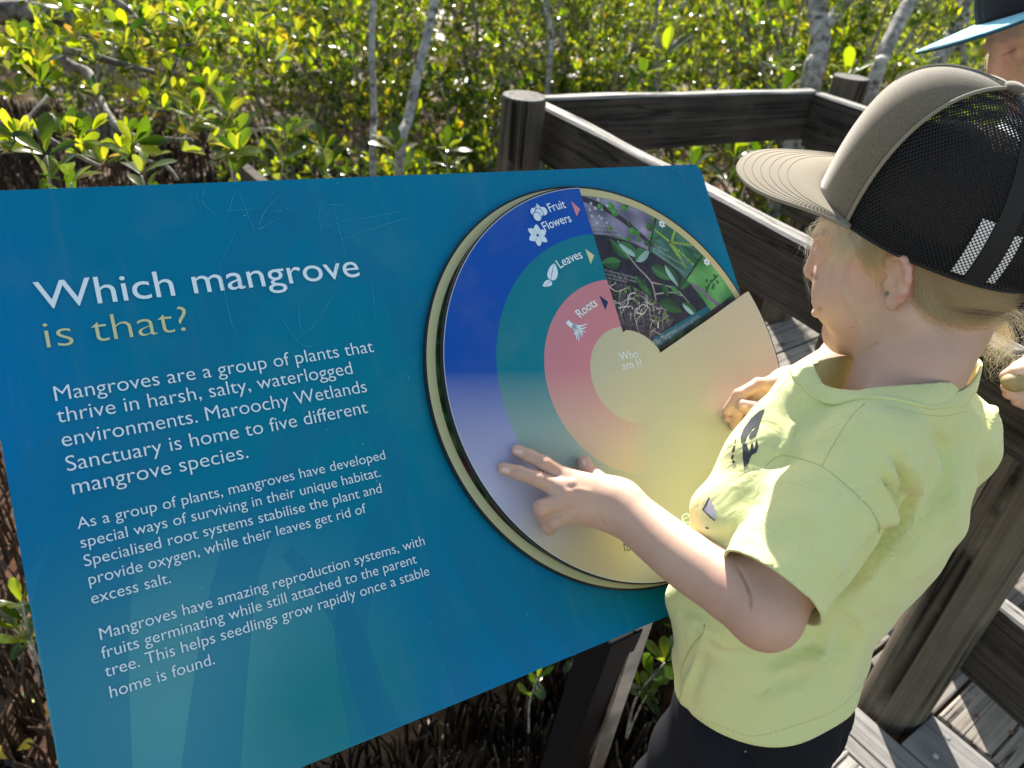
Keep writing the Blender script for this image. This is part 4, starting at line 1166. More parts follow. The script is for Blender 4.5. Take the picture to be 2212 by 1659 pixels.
paint(0, [c3(1150, 620), c3(1260, 680), c3(1300, 800), c3(1250, 980), c3(1130, 1030)], 9, 0.95); paint(0, [c3(1180, 740), c3(1170, 850)], 7, 0.6)
paint(0, [c3(395, 720), c3(420, 640)], 10, 0.6); paint(0, [c3(650, 900)], 30, 0.35)
paint(2, [c3(485, 1110)], 6.0, 0.45); paint(2, [c3(432, 815), c3(450, 845)], 5.0, 0.8); paint(0, [c3(480, 560)], 9, .6); paint(2, [c3(860, 965 + 0)], 0.1, 0)
paint(2, [c3(897, 1393)], 1.6, 0.7, True); paint(2, [c3(768, 1268)], 1.1, 0.8, True); paint(2, [(2031 - 12, 835)], 3.0, 1.0, True); paint(2, [c4(1690, 935)], 1.3, 0.6, True); paint(2, [z7(207, 435)], 1.0, 0.4, True)
# nostril and ear hollow
me_body = None
child = npmesh('person', BV, BF, SKIN)
at_ = child.data.attributes.new('tint', 'FLOAT_COLOR', 'POINT'); at_.data.foreach_set('color', tint.ravel())
tag(child, 'blonde child in a yellow t-shirt and brown trucker cap turning the wheel', 'person')
BBVH = bvh_of(BV, BF)

# ---------------------------------------------------------------- yellow t-shirt
r_ = (SHR - SHL) / LEN(SHR, SHL); f_ = np.cross((0, 0, 1), r_); f_ /= np.linalg.norm(f_); MID = (SHL + SHR) / 2
RM = np.stack([r_, f_, np.cross(r_, f_)], 1)
SLV = V3(W(1668, 1268, 0.700)); SLR = SHR * .74 + ELR * .26
CF0 = V3(W(1757, 812, 0.79))
BEL = [V3(W(1725, 880, .80)), V3(W(1668, 1000, .80)), V3(W(1612, 1130, .79)), V3(W(1566, 1300, .81)), V3(W(1552, 1450, .84))]
def belly(P): return s_path(P, BEL, [.034, .045, .050, .052, .050], .03)
def shirt_sdf(P):
    d = s_ell(P, MID + (0, 0, -.10) - r_ * .024 + f_ * .010, (.104, .094, .150), RM)
    d = smin(d, s_ell(P, (MID + PEL) / 2 + (0, 0, -.03) - r_ * .034 + f_ * .022, (.092, .082, .19), RM), .035)
    d = smin(d, s_ell(P, PEL + (0, 0, -.01) - r_ * .020 + f_ * .008, (.102, .098, .16), RM), .04)
    d = smin(d, s_cap(P, NECK + (0, 0, -.014), SHL + (0, 0, .006), .046, .043), .03); d = smin(d, s_cap(P, NECK + (0, 0, -.014), SHR + (0, 0, .008), .048, .049), .03)
    d = smin(d, s_cap(P, NECK + (0, 0, -.03), CF0 + (0, 0, -.012), .04, .012), .03)
    d = smin(d, belly(P), .035); d = smin(d, core_sdf(P) - .0115, .02)
    d = smin(d, s_path(P, [SHL, SHL * .5 + SLV * .5, SLV + (SLV - SHL) * .12], [.046, .050, .0515], .012), .022)
    d = smin(d, s_path(P, [SHR + (0, 0, .004), SHR * .5 + SLR * .5, SLR + (SLR - SHR) * .3], [.048, .042, .042], .012), .025)
    return d
_t0 = _t.time()
lo = np.min([SHL, SHR, SLV, SLR, PEL - .16], 0) - .09; hi = np.max([SHR, SHL, PEL + .16, NECK + .03], 0) + .08
TV, TF = nets(shirt_sdf, lo, hi, 0.0042)
print('shirt', len(TV), _t.time() - _t0)
# folds
zc = lambda x, y: (1645.8 + 0.2559 * x, 905 + 0.2559 * y)
zt = lambda x, y: (1865 + 0.2976 * x, 823 + 0.2976 * y)          # tall crop at the right
FOLDS = [([zc(500, 400), zc(700, 540), zc(900, 720), zc(990, 880), zc(985, 990)], 5, -0.0035),
         ([zc(940, 500), zc(1040, 660), zc(1060, 820), zc(1060, 930)], 9, 0.007),
         ([zc(1000, 420), zc(1090, 600), zc(1105, 800), zc(1040, 960), zc(900, 1090)], 7, -0.006),
         ([zc(1040, 330), zc(1130, 560), zc(1130, 800), zc(1010, 1000)], 7, 0.005),
         ([zc(1090, 230), zc(1200, 480), zc(1190, 780), zc(1050, 1010), zc(860, 1180), zc(700, 1400), zc(560, 1600)], 11, -0.0085),
         ([zc(1130, 180), zc(1260, 480), zc(1260, 760), zc(1130, 1050), zc(940, 1280), zc(760, 1520)], 9, 0.0075),
         ([zc(1420, 40), zc(1580, 250), zc(1590, 500), zc(1430, 800), zc(1180, 1100), zc(900, 1400)], 18, -0.007),
         ([zc(1480, 20), zc(1640, 250), zc(1660, 500), zc(1600, 800), zc(1540, 1000)], 9, 0.005),
         ([zt(690, 260), zt(680, 450), zt(720, 650), zt(690, 800)], 7, -0.005), ([zt(800, 200), zt(830, 400), zt(760, 640)], 7, 0.004), ([zt(860, 60), zt(900, 250), zt(840, 520)], 6, -0.004), ([zt(900, 30), zt(950, 220), zt(890, 450)], 6, 0.004),
         ([z7(560, 1050), z7(700, 980), z7(850, 920), z7(980, 890)], 9, -0.006), ([z7(580, 1090), z7(720, 1040), z7(880, 980), z7(990, 900)], 10, 0.006),
         ([z7(200, 900), z7(400, 960), z7(640, 960), z7(800, 930)], 10, -0.004), ([z7(100, 700), z7(240, 800), z7(420, 930)], 12, 0.004),
         ([z7(70, 1290), z7(120, 1100), z7(200, 900), z7(235, 770)], 5, 0.003), ([z7(110, 1330), z7(170, 1150), z7(240, 900)], 8, -0.004),
         ([z7(870, 1200), z7(900, 1050), z7(960, 930), z7(1040, 800)], 16, 0.006), ([z7(960, 1150), z7(1010, 1000), z7(1100, 860), z7(1240, 700)], 14, -0.005),
         ([z7(1250, 760), z7(1150, 1000), z7(1120, 1200)], 18, 0.004), ([z7(300, 1300), z7(460, 1200), z7(640, 1180)], 20, -0.003), ([z7(560, 1280), z7(760, 1180), z7(900, 1180)], 18, 0.003),
         ([z7(1100, 650), z7(1190, 740), z7(1230, 860)], 8, 0.004), ([z7(340, 300), z7(560, 430), z7(800, 580), z7(960, 600)], 14, 0.003), ([z7(1050, 180), z7(1010, 300), z7(1070, 460)], 16, 0.004),
         ([z7(300, 270), z7(400, 180), z7(520, 90)], 12, -0.003), ([z7(600, 300), z7(760, 200), z7(900, 150)], 22, -0.003),
         ([c6(800, 930), c6(740, 1110), c6(620, 1190)], 9, 0.003), ([c6(1130, 870), c6(1240, 900), c6(1500, 960)], 9, 0.002), ([c6(1000, 860), c6(1300, 960), c6(1560, 1040)], 12, -0.002)]
TV = sculpt(TV, TF, [(a, b, c * (1.7 if 1 <= i <= 6 else 1.15)) for i, (a, b, c) in enumerate(FOLDS)])
TV = TV + vnormals(TV, TF) * (0.0020 * np.sin(TV[:, 0] * 61 + 2 * np.sin(TV[:, 2] * 37)) * np.sin(TV[:, 2] * 53 + TV[:, 1] * 29) + 0.0011 * np.sin(TV[:, 1] * 120 + TV[:, 2] * 70))[:, None]
TV = smooth_mesh(TV, TF, 1, 0.4)
# openings: hem, sleeves, neck
HEMC = V3(W(1660, 1575, 0.80)); 
_b0 = bvh_of(TV, TF)
_h = [V3(hit(_b0, *p)) for p in ((1462, 1505), (1640, 1612), (1858, 1505))]
hn = np.cross(_h[1] - _h[0], _h[2] - _h[0]); hn /= np.linalg.norm(hn); hn = hn if hn[2] > 0 else -hn
print('hem', _h, hn)
TV, TF = clip_mesh(TV, TF, lambda V: -((V - _h[1]) @ hn))
ad = V3(SLV - SHL); ad /= np.linalg.norm(ad); _s0 = V3(hit(_b0, 1560, 1200)); _s1 = V3(hit(_b0, 1748, 1306)); _e = (_s1 - _s0) / np.linalg.norm(_s1 - _s0)
adn = ad - _e * (ad @ _e) + _e * .10; adn /= np.linalg.norm(adn); print('sleeve', _s0, _s1, adn, ad)
def slv(V):
    near = (s_cap(V.astype(np.float32), SLV - ad * .04, SLV + ad * .16, .056) < .012) & (belly(V.astype(np.float32)) > .012)
    return np.where(near, (V - _s0) @ adn - .006, -1.0)
TV, TF = clip_mesh(TV, TF, slv)
adr = V3(SLR - SHR); adr /= np.linalg.norm(adr)
def slr(V):
    near = (np.linalg.norm(V - (SLR + adr * .03), axis=1) < .085) & ((V - SHR) @ r_ > -.05)
    return np.where(near, (V - SLR) @ adr - 0.004, -1.0)
TV, TF = clip_mesh(TV, TF, slr)
LOOP = [V3(W(a, b, d)) for a, b, d in ((1752, 792, .800), (1762, 820, .782), (1800, 841, .762), (1895, 850, .745), (2000, 853, .750), (2068, 847, .768), (2104, 818, .795), (2112, 778, .83), (2030, 755, .885), (1930, 755, .90), (1850, 768, .885), (1790, 777, .845))]
LOOP = [V3(p) for p in catmull([tuple(p) for p in LOOP + LOOP[:1]], 6)[:-1]]
LC = np.mean(LOOP, 0); LN = np.zeros(3)
for i in range(len(LOOP)): LN += np.cross(LOOP[i] - LC, LOOP[(i + 1) % len(LOOP)] - LC)
LN /= np.linalg.norm(LN); LN = LN if LN[2] > 0 else -LN
lx = np.cross((0, 1, 0), LN); lx /= np.linalg.norm(lx); ly = np.cross(LN, lx)
L2 = np.array([((p - LC) @ lx, (p - LC) @ ly) for p in LOOP])
def in_loop(V):
    q = np.stack([(V - LC) @ lx, (V - LC) @ ly], 1); d, _ = poly_dist(q, np.concatenate([L2, L2[:1]]))
    ins = np.zeros(len(q), bool); n = len(L2)
    for i in range(n):
        a = L2[i]; b = L2[(i + 1) % n]; c = ((a[1] > q[:, 1]) != (b[1] > q[:, 1])) & (q[:, 0] < (b[0] - a[0]) * (q[:, 1] - a[1]) / (b[1] - a[1] + 1e-12) + a[0]); ins ^= c
    return np.where(ins, -d, d)
TV, TF = clip_mesh(TV, TF, lambda V: -np.maximum(in_loop(V), -0.09 - (V - LC) @ LN))
t = NT('yellow_jersey'); co = t.coord()
kn = t.n('TexWave'); kn.inputs['Scale'].default_value = 420; kn.inputs['Distortion'].default_value = 1.5; t.l(co, kn.inputs['Vector'])
n1 = t.noise(co, 900, 2); n2 = t.noise(co, 40, 4); n3 = t.noise(co, 14, 4)
c = t.mix(t.maprange(n2, 0.3, 0.7), (0.75, 0.745, 0.34, 1), (0.72, 0.745, 0.36, 1)); c = t.mix(t.maprange(n1, 0.55, 0.8, 0, 0.35), c, (0.80, 0.82, 0.46, 1))
c = t.mix(t.maprange(n3, 0.5, 0.75, 0, 0.25), c, (0.62, 0.74, 0.38, 1))
t.base(c); t.set(Roughness=0.9, Sheen_Weight=0.25, Sheen_Roughness=0.5); t.p.inputs['Specular IOR Level'].default_value = 0.15
t.p.inputs['Subsurface Weight'].default_value = 0.12; t.p.inputs['Subsurface Radius'].default_value = (0.01, 0.01, 0.004); t.p.inputs['Subsurface Scale'].default_value = 0.3
wr = t.noise(t.coord(scale=(1, 1, 0.6)), 17, 3, 0.5, 1.4); rg = t.math('ABSOLUTE', t.math('SUBTRACT', wr, 0.5))
t.bump(t.math('ADD', t.math('ADD', t.math('MULTIPLY', n1, 0.16), t.math('MULTIPLY', kn.outputs[0], 0.04)), t.math('MULTIPLY', t.maprange(rg, 0.0, 0.13), 0.55)), 0.5, 0.0035)
JERSEY = t.m
shirt = npmesh('t_shirt', TV, TF, JERSEY, child)
so_ = shirt.modifiers.new('cloth', 'SOLIDIFY'); so_.thickness = 0.0022; so_.offset = -1.0
TBVH = bvh_of(TV, TF)
# ribbed collar
bm = bmesh.new(); ringA = []; ringB = []; ringM = []
for i, p in enumerate(LOOP):
    out = (p - LC) - LN * ((p - LC) @ LN); out /= np.linalg.norm(out)
    q = p + out * 0.0175 - LN * 0.008; loc, nn, ii, dd = TBVH.find_nearest(Vector(q))
    nn = nn if nn.dot(Vector(out + LN)) > 0 else -nn
    qb = Vector(loc) + nn * 0.0012
    ringA.append(bm.verts.new(p + LN * 0.001 + out * .001)); ringB.append(bm.verts.new(qb)); ringM.append(bm.verts.new((Vector(p) * .5 + qb * .5) + Vector(LN * .0022 + out * .0012)))
n = len(LOOP)
for A_, B_ in ((ringA, ringM), (ringM, ringB)):
    for i in range(n): bm.faces.new((A_[i], A_[(i + 1) % n], B_[(i + 1) % n], B_[i]))
bmesh.ops.recalc_face_normals(bm, faces=bm.faces)
col_ = obj('collar', bm, JERSEY, shirt, True)
m_ = col_.modifiers.new('s', 'SUBSURF'); m_.levels = 2; m_.render_levels = 2
m_ = col_.modifiers.new('cloth', 'SOLIDIFY'); m_.thickness = 0.0028; m_.offset = 0
# seams laid on the cloth
SEAM = plain('seam_thread', (0.54, 0.57, 0.23, 1), 0.9)
def on_shirt(px, lift, step=6):
    out = []
    for p in catmull([(a, b, 0) for a, b in px], step):
        h_ = hit(TBVH, p.x, p.y, lift)
        if h_ is not None: out.append(h_)
    return out
def seam(px, r=0.0006, lift=0.0001, dash=False):
    P = on_shirt(px, lift); bm = bmesh.new()
    seam_run(bm, P, r, dash); obj('stitching' if dash else 'seam', bm, SEAM, shirt, True)
def seam_run(bm, P, r, dash):
    if dash:
        for i in range(0, len(P) - 1):
            if (P[i] - P[i + 1]).length < .02:
                nd = max(1, int((P[i + 1] - P[i]).length / 0.003))
                for k in range(nd): tube(bm, [P[i].lerp(P[i + 1], k / nd), P[i].lerp(P[i + 1], (k + 0.55) / nd)], r, 4)
        return
    run = []
    for p in P:
        if run and (p - run[-1]).length > 0.03:
            if len(run) > 1: tube(bm, run, r, 5)
            run = []
        run.append(p)
    if len(run) > 1: tube(bm, run, r, 5)
seam([zc(30, 400), zc(130, 320), zc(260, 320), zc(500, 400), zc(700, 550), zc(880, 720), zc(985, 880), zc(990, 960)], 0.00045)
seam([zc(505, 405), zc(590, 240), zc(740, 0), c6(1220, 850)], 0.00035)
seam([c6(1350, 870), c6(1500, 905), c6(1700, 930), c6(1850, 900)], 0.0004, dash=True)
seam([z7(320, 420), z7(500, 510), z7(700, 580), z7(900, 625)], 0.00035, 0, True)
seam([z7(110, 1320), z7(300, 1390), z7(480, 1455), z7(600, 1450), z7(800, 1390), z7(1020, 1310), z7(1150, 1200), z7(1255, 1060)], 0.00045, 0, True)
seam([z7(225, 770), z7(210, 830), z7(150, 900), z7(80, 1050), z7(90, 1130), z7(70, 1230), z7(70, 1310)], 0.0008)
# ---------------------------------------------------------------- printed fragments on the chest of the shirt
CHAR = speckle('charcoal_print', (0.035, 0.04, 0.05, 1), (0.07, 0.075, 0.085, 1), 260, 0.8)
LILAC = plain('pale_print', (0.52, 0.5, 0.58, 1), 0.8)
def shirt_patch(bm, px, lift, mi=0):
    from mathutils.geometry import tessellate_polygon
    P = [Vector((a, b, 0)) for a, b in px]; q = bmesh.new()
    vs = [q.verts.new(p) for p in P]
    for tr in tessellate_polygon([P]):
        try: q.faces.new([vs[i] for i in tr])
        except ValueError: pass
    bmesh.ops.subdivide_edges(q, edges=q.edges, cuts=2, use_grid_fill=True)
    mp = {}
    for v in q.verts:
        h_ = hit(TBVH, v.co.x, v.co.y, lift)
        if h_ is not None: mp[v] = bm.verts.new(h_)
    for f in q.faces:
        if all(v in mp for v in f.verts):
            pts = [mp[v].co for v in f.verts]
            if max((pts[i] - pts[i - 1]).length for i in range(len(pts))) < 0.02:
                g = bm.faces.new([mp[v] for v in f.verts]); g.material_index = mi; g.smooth = True
    q.free()
def print_piece(px, lift, mi=0):
    bm = bmesh.new(); shirt_patch(bm, px, lift)
    return obj('shirt_print', bm, [CHAR, LILAC][mi], shirt, True)
print_piece([c6(*p) for p in ((603, 884), (566, 900), (516, 945), (470, 1010), (449, 1062), (452, 1095), (478, 1088), (492, 1052), (524, 1008), (544, 990), (541, 1006), (512, 1036), (500, 1062), (512, 1070), (545, 1050), (562, 1004), (574, 958), (586, 920))], 0.0007)
print_piece([c6(*p) for p in ((462, 1106), (488, 1100), (498, 1142), (508, 1150), (514, 1108), (524, 1094), (532, 1128), (538, 1136), (544, 1090), (553, 1082), (559, 1118), (548, 1156), (520, 1172), (507, 1196), (500, 1222), (471, 1251), (464, 1186))], 0.0007)
for q in ([(398, 1150), (408, 1120), (420, 1110), (414, 1150), (402, 1162)], [(390, 1196), (400, 1170), (412, 1176), (402, 1202)], [(396, 1220), (408, 1204), (418, 1212), (412, 1226)], [(412, 1080), (420, 1072), (424, 1086), (416, 1094)], [(232, 1618), (250, 1622), (252, 1634), (238, 1630)], [(213, 1514), (255, 1434), (260, 1440), (222, 1516), (268, 1556), (294, 1580), (290, 1584), (262, 1562)]):
    print_piece([c6(*p) for p in q], 0.0009)
print_piece([c6(*p) for p in ((218, 1514), (240, 1468), (256, 1438), (274, 1470), (288, 1510), (297, 1578), (266, 1556))], 0.0006, 1)



# ---------------------------------------------------------------- dark trousers and shoes
LAN = PEL - r_ * .06; RAN = PEL + r_ * .06
LFT = V3((LAN[0] - .05, LAN[1] - .04, .06)); RFT = V3((RAN[0] + .02, RAN[1] + .0, .06))
def trousers_sdf(P):
    d = smin(s_ell(P, PEL - r_ * .018 + f_ * .002, (.0935, .0845, .15), RM), core_sdf(P) - .006, .01)
    for a, b in ((LAN, LFT), (RAN, RFT)):
        m = a * .5 + b * .5 + f_ * .02
        d = smin(d, s_path(P, [a + (0, 0, -.05), m, b], [.078, .073, .066], .02), .02)
    return d
lo = np.minimum(LFT, RFT) - .16; lo[2] = 0.03; hi = np.maximum(PEL, np.maximum(LFT, RFT)) + .2
QV, QF = nets(trousers_sdf, lo, hi, 0.008)
QV, QF = clip_mesh(QV, QF, lambda V: (V[:, 2] - (PEL[2] + .062)))
QV = sculpt(QV, QF, [([(1640, 1600), (1600, 1660), (1560, 1760)], 9, -0.010), ([(1840, 1540), (1810, 1650)], 7, -0.004), ([(1500, 1560), (1520, 1660)], 12, 0.004)])
QV = QV + vnormals(QV, QF) * (0.003 * np.sin(QV[:, 2] * 60 + QV[:, 0] * 40))[:, None]
TROUS = speckle('navy_trouser_cloth', (0.006, 0.007, 0.011, 1), (0.012, 0.013, 0.019, 1), 300, 0.85, 0.15, 0.001, 0.2)
npmesh('trousers', QV, QF, TROUS, child)
SHOE = plain('shoe_cloth', (0.03, 0.03, 0.04, 1), 0.7)
for a in (LFT, RFT):
    def shoe_sdf(P): return smax(smin(s_cap(P, a + (0, 0, -.02) - f_ * .02, a + f_ * .12 + (0, 0, -.03), .038, .032), s_cap(P, a, a + (0, 0, .05), .036), .02), -(P[:, 2] - 0.004), .004)
    SV, SF = nets(shoe_sdf, np.minimum(a, a + f_ * .12) - .07, np.maximum(a, a + f_ * .12) + .1, .008); npmesh('shoe', SV, SF, SHOE, child)

# ---------------------------------------------------------------- trucker cap
def r_x(a): c, s = math.cos(a), math.sin(a); return np.array([[1, 0, 0], [0, c, -s], [0, s, c]])
def r_y(a): c, s = math.cos(a), math.sin(a); return np.array([[c, 0, s], [0, 1, 0], [-s, 0, c]])
def r_z(a): c, s = math.cos(a), math.sin(a); return np.array([[c, -s, 0], [s, c, 0], [0, 0, 1]])
CM = HB @ r_z(0.1134) @ r_y(-0.491) @ r_x(-0.2532); CO = HC + HB @ V3((-.0019, -.0092, .0121))
def cp(x, y, z): return CO + CM @ V3((x, y, z))
cap = bpy.data.objects.new('cap', None); COL.objects.link(cap); cap.parent = child; cap['label'] = 'grey brown trucker cap with a black mesh back'
def crown(ph, v, lift=0.0):
    """ph azimuth (0 = front), v 0 rim .. 1 button"""
    c, s_ = math.cos(ph), math.sin(ph); fr = max(c, 0) ** 1.4; bk = max(-c, 0)
    ax = 0.112 if c > 0 else 0.124
    sup = 1.0 / (abs(c) ** 2.3 + abs(s_) ** 2.3) ** (1 / 2.3)
    rx, ry = ax * c * sup, 0.0865 * s_ * sup
    z0 = 0.030 + 0.006 * fr
    P0 = V3((0.006 + rx, ry, z0))
    P1 = V3((0.006 + rx * (1.10 - 0.10 * fr), ry * 1.06, z0 + 0.070 + 0.052 * fr))
    P2 = V3((0.004 + rx * (0.66 + 0.07 * fr), ry * 0.72, 0.168 + 0.024 * fr - 0.004 * bk))
    P3 = V3((0.002, 0, 0.176))
    p = P0 * (1 - v) ** 3 + 3 * P1 * v * (1 - v) ** 2 + 3 * P2 * v * v * (1 - v) + P3 * v ** 3
    if lift:
        d = p - V3((0.0, 0, 0.07)); p = p + d / np.linalg.norm(d) * lift
    return cp(*p)
PHP = R(56)
FOAM = NT('brown_foam_cloth'); co = FOAM.coord(); n1 = FOAM.noise(co, 1300, 2); n2 = FOAM.noise(co, 60, 4)
FOAM.base(FOAM.mix(FOAM.maprange(n1, 0.4, 0.75), FOAM.mix(n2, (0.10, 0.081, 0.058, 1), (0.135, 0.11, 0.08, 1)), (0.26, 0.222, 0.168, 1))); FOAM.set(Roughness=0.85, Sheen_Weight=0.5, Sheen_Roughness=0.4)
FOAM.p.inputs['Specular IOR Level'].default_value = 0.2; FOAM.bump(n1, 0.3, 0.0006)
def grid_surface(name, fn, us, vs, mat, parent, uv=None, thick=0.0, subs=0):
    V = []; F = []; UV = []
    for u_ in us:
        for v_ in vs:
            V.append(tuple(fn(u_, v_))); UV.append(uv(u_, v_) if uv else (u_, v_))
    m = len(vs)
    for i in range(len(us) - 1):
        for j in range(m - 1): F.append((i * m + j, (i + 1) * m + j, (i + 1) * m + j + 1, i * m + j + 1))
    o = pymesh(name, V, F, mat, parent)
    ul = o.data.uv_layers.new(name='UVMap')
    for l in o.data.loops: ul.data[l.index].uv = UV[l.vertex_index]
    if thick:
        md = o.modifiers.new('t', 'SOLIDIFY'); md.thickness = thick; md.offset = -1
    return o
lin = lambda a, b, n: [a + (b - a) * i / n for i in range(n + 1)]
grid_surface('front_panel', lambda u_, v_: crown(u_, v_, 0.0012), lin(-PHP, PHP, 40), lin(0, 1, 30), FOAM.m, cap, thick=0.003)
# mesh back: knitted net with real holes
NETM = NT('black_cap_net'); uvn = NETM.n('TexCoord'); mp = NETM.n('Mapping'); NETM.l(uvn.outputs['UV'], mp.inputs[0])
sx = NETM.n('SeparateXYZ'); NETM.l(mp.outputs[0], sx.inputs[0])
PITCH = 0.0034
def cell(offx, offy):
    fx = NETM.math('SUBTRACT', NETM.math('FRACT', NETM.math('ADD', NETM.math('DIVIDE', sx.outputs[0], PITCH), offx)), 0.5)
    fy = NETM.math('SUBTRACT', NETM.math('FRACT', NETM.math('ADD', NETM.math('DIVIDE', sx.outputs[1], PITCH * 1.5), offy)), 0.5)
    fx = NETM.math('MULTIPLY', fx, PITCH); fy = NETM.math('MULTIPLY', fy, PITCH * 1.5)
    return NETM.math('SQRT', NETM.math('ADD', NETM.math('MULTIPLY', fx, fx), NETM.math('MULTIPLY', fy, fy)))
hole = NETM.math('MINIMUM', cell(0, 0), cell(0.5, 0.5))
NETM.l(NETM.maprange(hole, 0.00078, 0.00098, 0.0, 1.0), NETM.p.inputs['Alpha'])
NETM.set(Base_Color=(0.006, 0.007, 0.011, 1), Roughness=0.5); NETM.p.inputs['Specular IOR Level'].default_value = 0.3
NETM.bump(NETM.maprange(hole, 0.0008, 0.0022), 0.8, 0.0012)
arcl = lambda u_, v_: (u_ * 0.098 * (1 - 0.75 * max(v_ - 0.1, 0) ** 1.4), v_ * 0.19)
for a, b in ((PHP, R(118)), (R(118), R(180)), (R(180), R(242)), (R(242), 2 * PI - PHP)):
    mid_ = (a + b) / 2
    grid_surface('mesh_panel', lambda u_, v_: crown(u_, v_), lin(a, b, 20), lin(0, 1, 30), NETM.m, cap, uv=lambda u_, v_: ((u_ - mid_) * 0.100 * (1 - 0.93 * v_ ** 2.2), v_ * 0.20))
TAPE = plain('black_tape', (0.006, 0.006, 0.009, 1), 0.7)
PALE = plain('pale_tape', (0.62, 0.62, 0.64, 1), 0.7)
def crown_strip(name, phs, v0, v1, wd, lift, mat, parent):
    """a narrow band lying along a meridian, half width wd in radians"""
    return grid_surface(name, lambda u_, v_: crown(u_, v_, lift), lin(phs - wd, phs + wd, 3), lin(v0, v1, 24), mat, parent)
for ph in (R(118), R(180), R(242)): crown_strip('seam_tape', ph, 0, 0.93, 0.075, 0.0012, TAPE, cap)
DOTM = NT('perforated_pale_tape'); uvn = DOTM.n('TexCoord'); sd_ = DOTM.n('SeparateXYZ'); DOTM.l(uvn.outputs['UV'], sd_.inputs[0])  # pale dots painted as sunlight showing through the net
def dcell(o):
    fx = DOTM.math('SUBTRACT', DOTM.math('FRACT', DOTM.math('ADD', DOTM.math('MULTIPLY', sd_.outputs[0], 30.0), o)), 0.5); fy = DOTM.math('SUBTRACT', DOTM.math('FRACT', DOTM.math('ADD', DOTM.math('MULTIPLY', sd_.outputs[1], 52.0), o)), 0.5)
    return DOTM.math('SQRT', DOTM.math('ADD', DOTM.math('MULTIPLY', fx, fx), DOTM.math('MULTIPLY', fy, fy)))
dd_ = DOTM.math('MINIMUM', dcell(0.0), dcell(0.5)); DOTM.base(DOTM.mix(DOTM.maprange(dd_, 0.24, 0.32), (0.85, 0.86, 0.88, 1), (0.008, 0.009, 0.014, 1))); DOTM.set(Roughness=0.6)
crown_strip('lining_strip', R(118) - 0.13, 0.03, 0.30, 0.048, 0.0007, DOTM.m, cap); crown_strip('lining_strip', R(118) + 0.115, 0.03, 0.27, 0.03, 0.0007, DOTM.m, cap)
grid_surface('sweat_band', lambda u_, v_: crown(u_, v_ * 0.12, -0.003), lin(PHP * .9, 2 * PI - PHP * .9, 60), lin(0, 1, 4), TAPE, cap)
bm = bmesh.new()
for sgn in (1, -1):
    tube(bm, [crown(sgn * PHP, v, 0.0015) for v in lin(0, 1, 34)], 0.0019, 8)
obj('piping', bm, plain('pale_piping', (0.25, 0.22, 0.17, 1), 0.8), cap, True)
bm = bmesh.new()
tube(bm, [crown(u_, 0.004, 0.001) for u_ in lin(PHP, 2 * PI - PHP, 60)], 0.0017, 6)
obj('rim_binding', bm, TAPE, cap, True)
bm = bmesh.new(); bmesh.ops.create_uvsphere(bm, u_segments=20, v_segments=12, radius=0.0095)
for v in bm.verts: v.co.z *= 0.5
bo = obj('button', bm, FOAM.m, cap, True); bo.matrix_world = Matrix([list(r) + [0] for r in CM] + [[0, 0, 0, 1]]); bo.matrix_world.translation = cp(0.002, 0, 0.1785)
bm = bmesh.new()
tube(bm, [crown(0, v, 0.0022) for v in lin(0.5, 1, 20)], 0.0008, 6); tube(bm, [crown(R(2.5), v, 0.002) for v in lin(0.45, 1, 20)], 0.0006, 5)
obj('front_seam', bm, FOAM.m, cap, True)
# brim
BRA = R(59)
def brim(s_, t_, dz=0.0):
    a = s_ * BRA; c, q = math.cos(a), math.sin(a)
    sup = 1.0 / (abs(c) ** 2.3 + abs(q) ** 2.3) ** (1 / 2.3)
    inner = V3((0.006 + 0.1135 * c * sup, 0.0880 * q * sup, 0))
    b = s_ * PI / 2; e_ = 0.006 + 0.1135 * math.cos(BRA) * 1.034; outer = V3((e_ + (0.2092 - e_) * max(math.cos(b), 0) ** 0.72, 0.0835 * math.copysign(abs(math.sin(b)) ** 0.9, s_), 0))
    p = inner + (outer - inner) * t_
    y = p[1] / 0.088; w_ = 1 - abs(s_) ** 5; z = 0.0345 + (0.0125 - 0.0125 * y * y - 0.2407 * (p[0] - 0.1)) * w_ * (0.35 + 0.65 * min(t_ * 3, 1)) + dz
    return cp(p[0], p[1], z)
TWILL = NT('grey_brown_twill'); co = TWILL.coord(); wv = TWILL.n('TexWave'); wv.inputs['Scale'].default_value = 330; TWILL.l(co, wv.inputs['Vector']); n2 = TWILL.noise(co, 50, 4); n3 = TWILL.noise(co, 1500, 2)
TWILL.base(TWILL.mix(TWILL.math('MULTIPLY', wv.outputs[0], 0.6), TWILL.mix(n2, (0.20, 0.172, 0.13, 1), (0.26, 0.227, 0.176, 1)), (0.36, 0.315, 0.25, 1))); TWILL.set(Roughness=0.9); TWILL.p.inputs['Specular IOR Level'].default_value = 0.15
TWILL.bump(TWILL.math('ADD', wv.outputs[0], n3), 0.25, 0.0006)
br = grid_surface('brim', brim, lin(-1, 1, 48), lin(0, 1, 14), TWILL.m, cap)
md = br.modifiers.new('t', 'SOLIDIFY'); md.thickness = 0.0034; md.offset = 0
md = br.modifiers.new('b', 'BEVEL'); md.width = 0.0012; md.segments = 2; md.limit_method = 'ANGLE'
bm = bmesh.new()
for k in range(6):
    t_ = 0.94 - k * 0.105
    P = [V3(brim(s_, t_, 0.0019)) for s_ in lin(-0.97, 0.97, 90)]
    for i in range(0, 90): tube(bm, [P[i], P[i] * .28 + P[i + 1] * .72], 0.0003, 4)
obj('brim_stitching', bm, plain('brown_thread', (0.19, 0.16, 0.125, 1), 0.9), br, True)
eb = [V3(brim(s_, 1.0, 0)) for s_ in lin(-1, 1, 60)]
bm = bmesh.new(); tube(bm, eb, 0.0021, 8); obj('brim_edge', bm, TWILL.m, br, True)

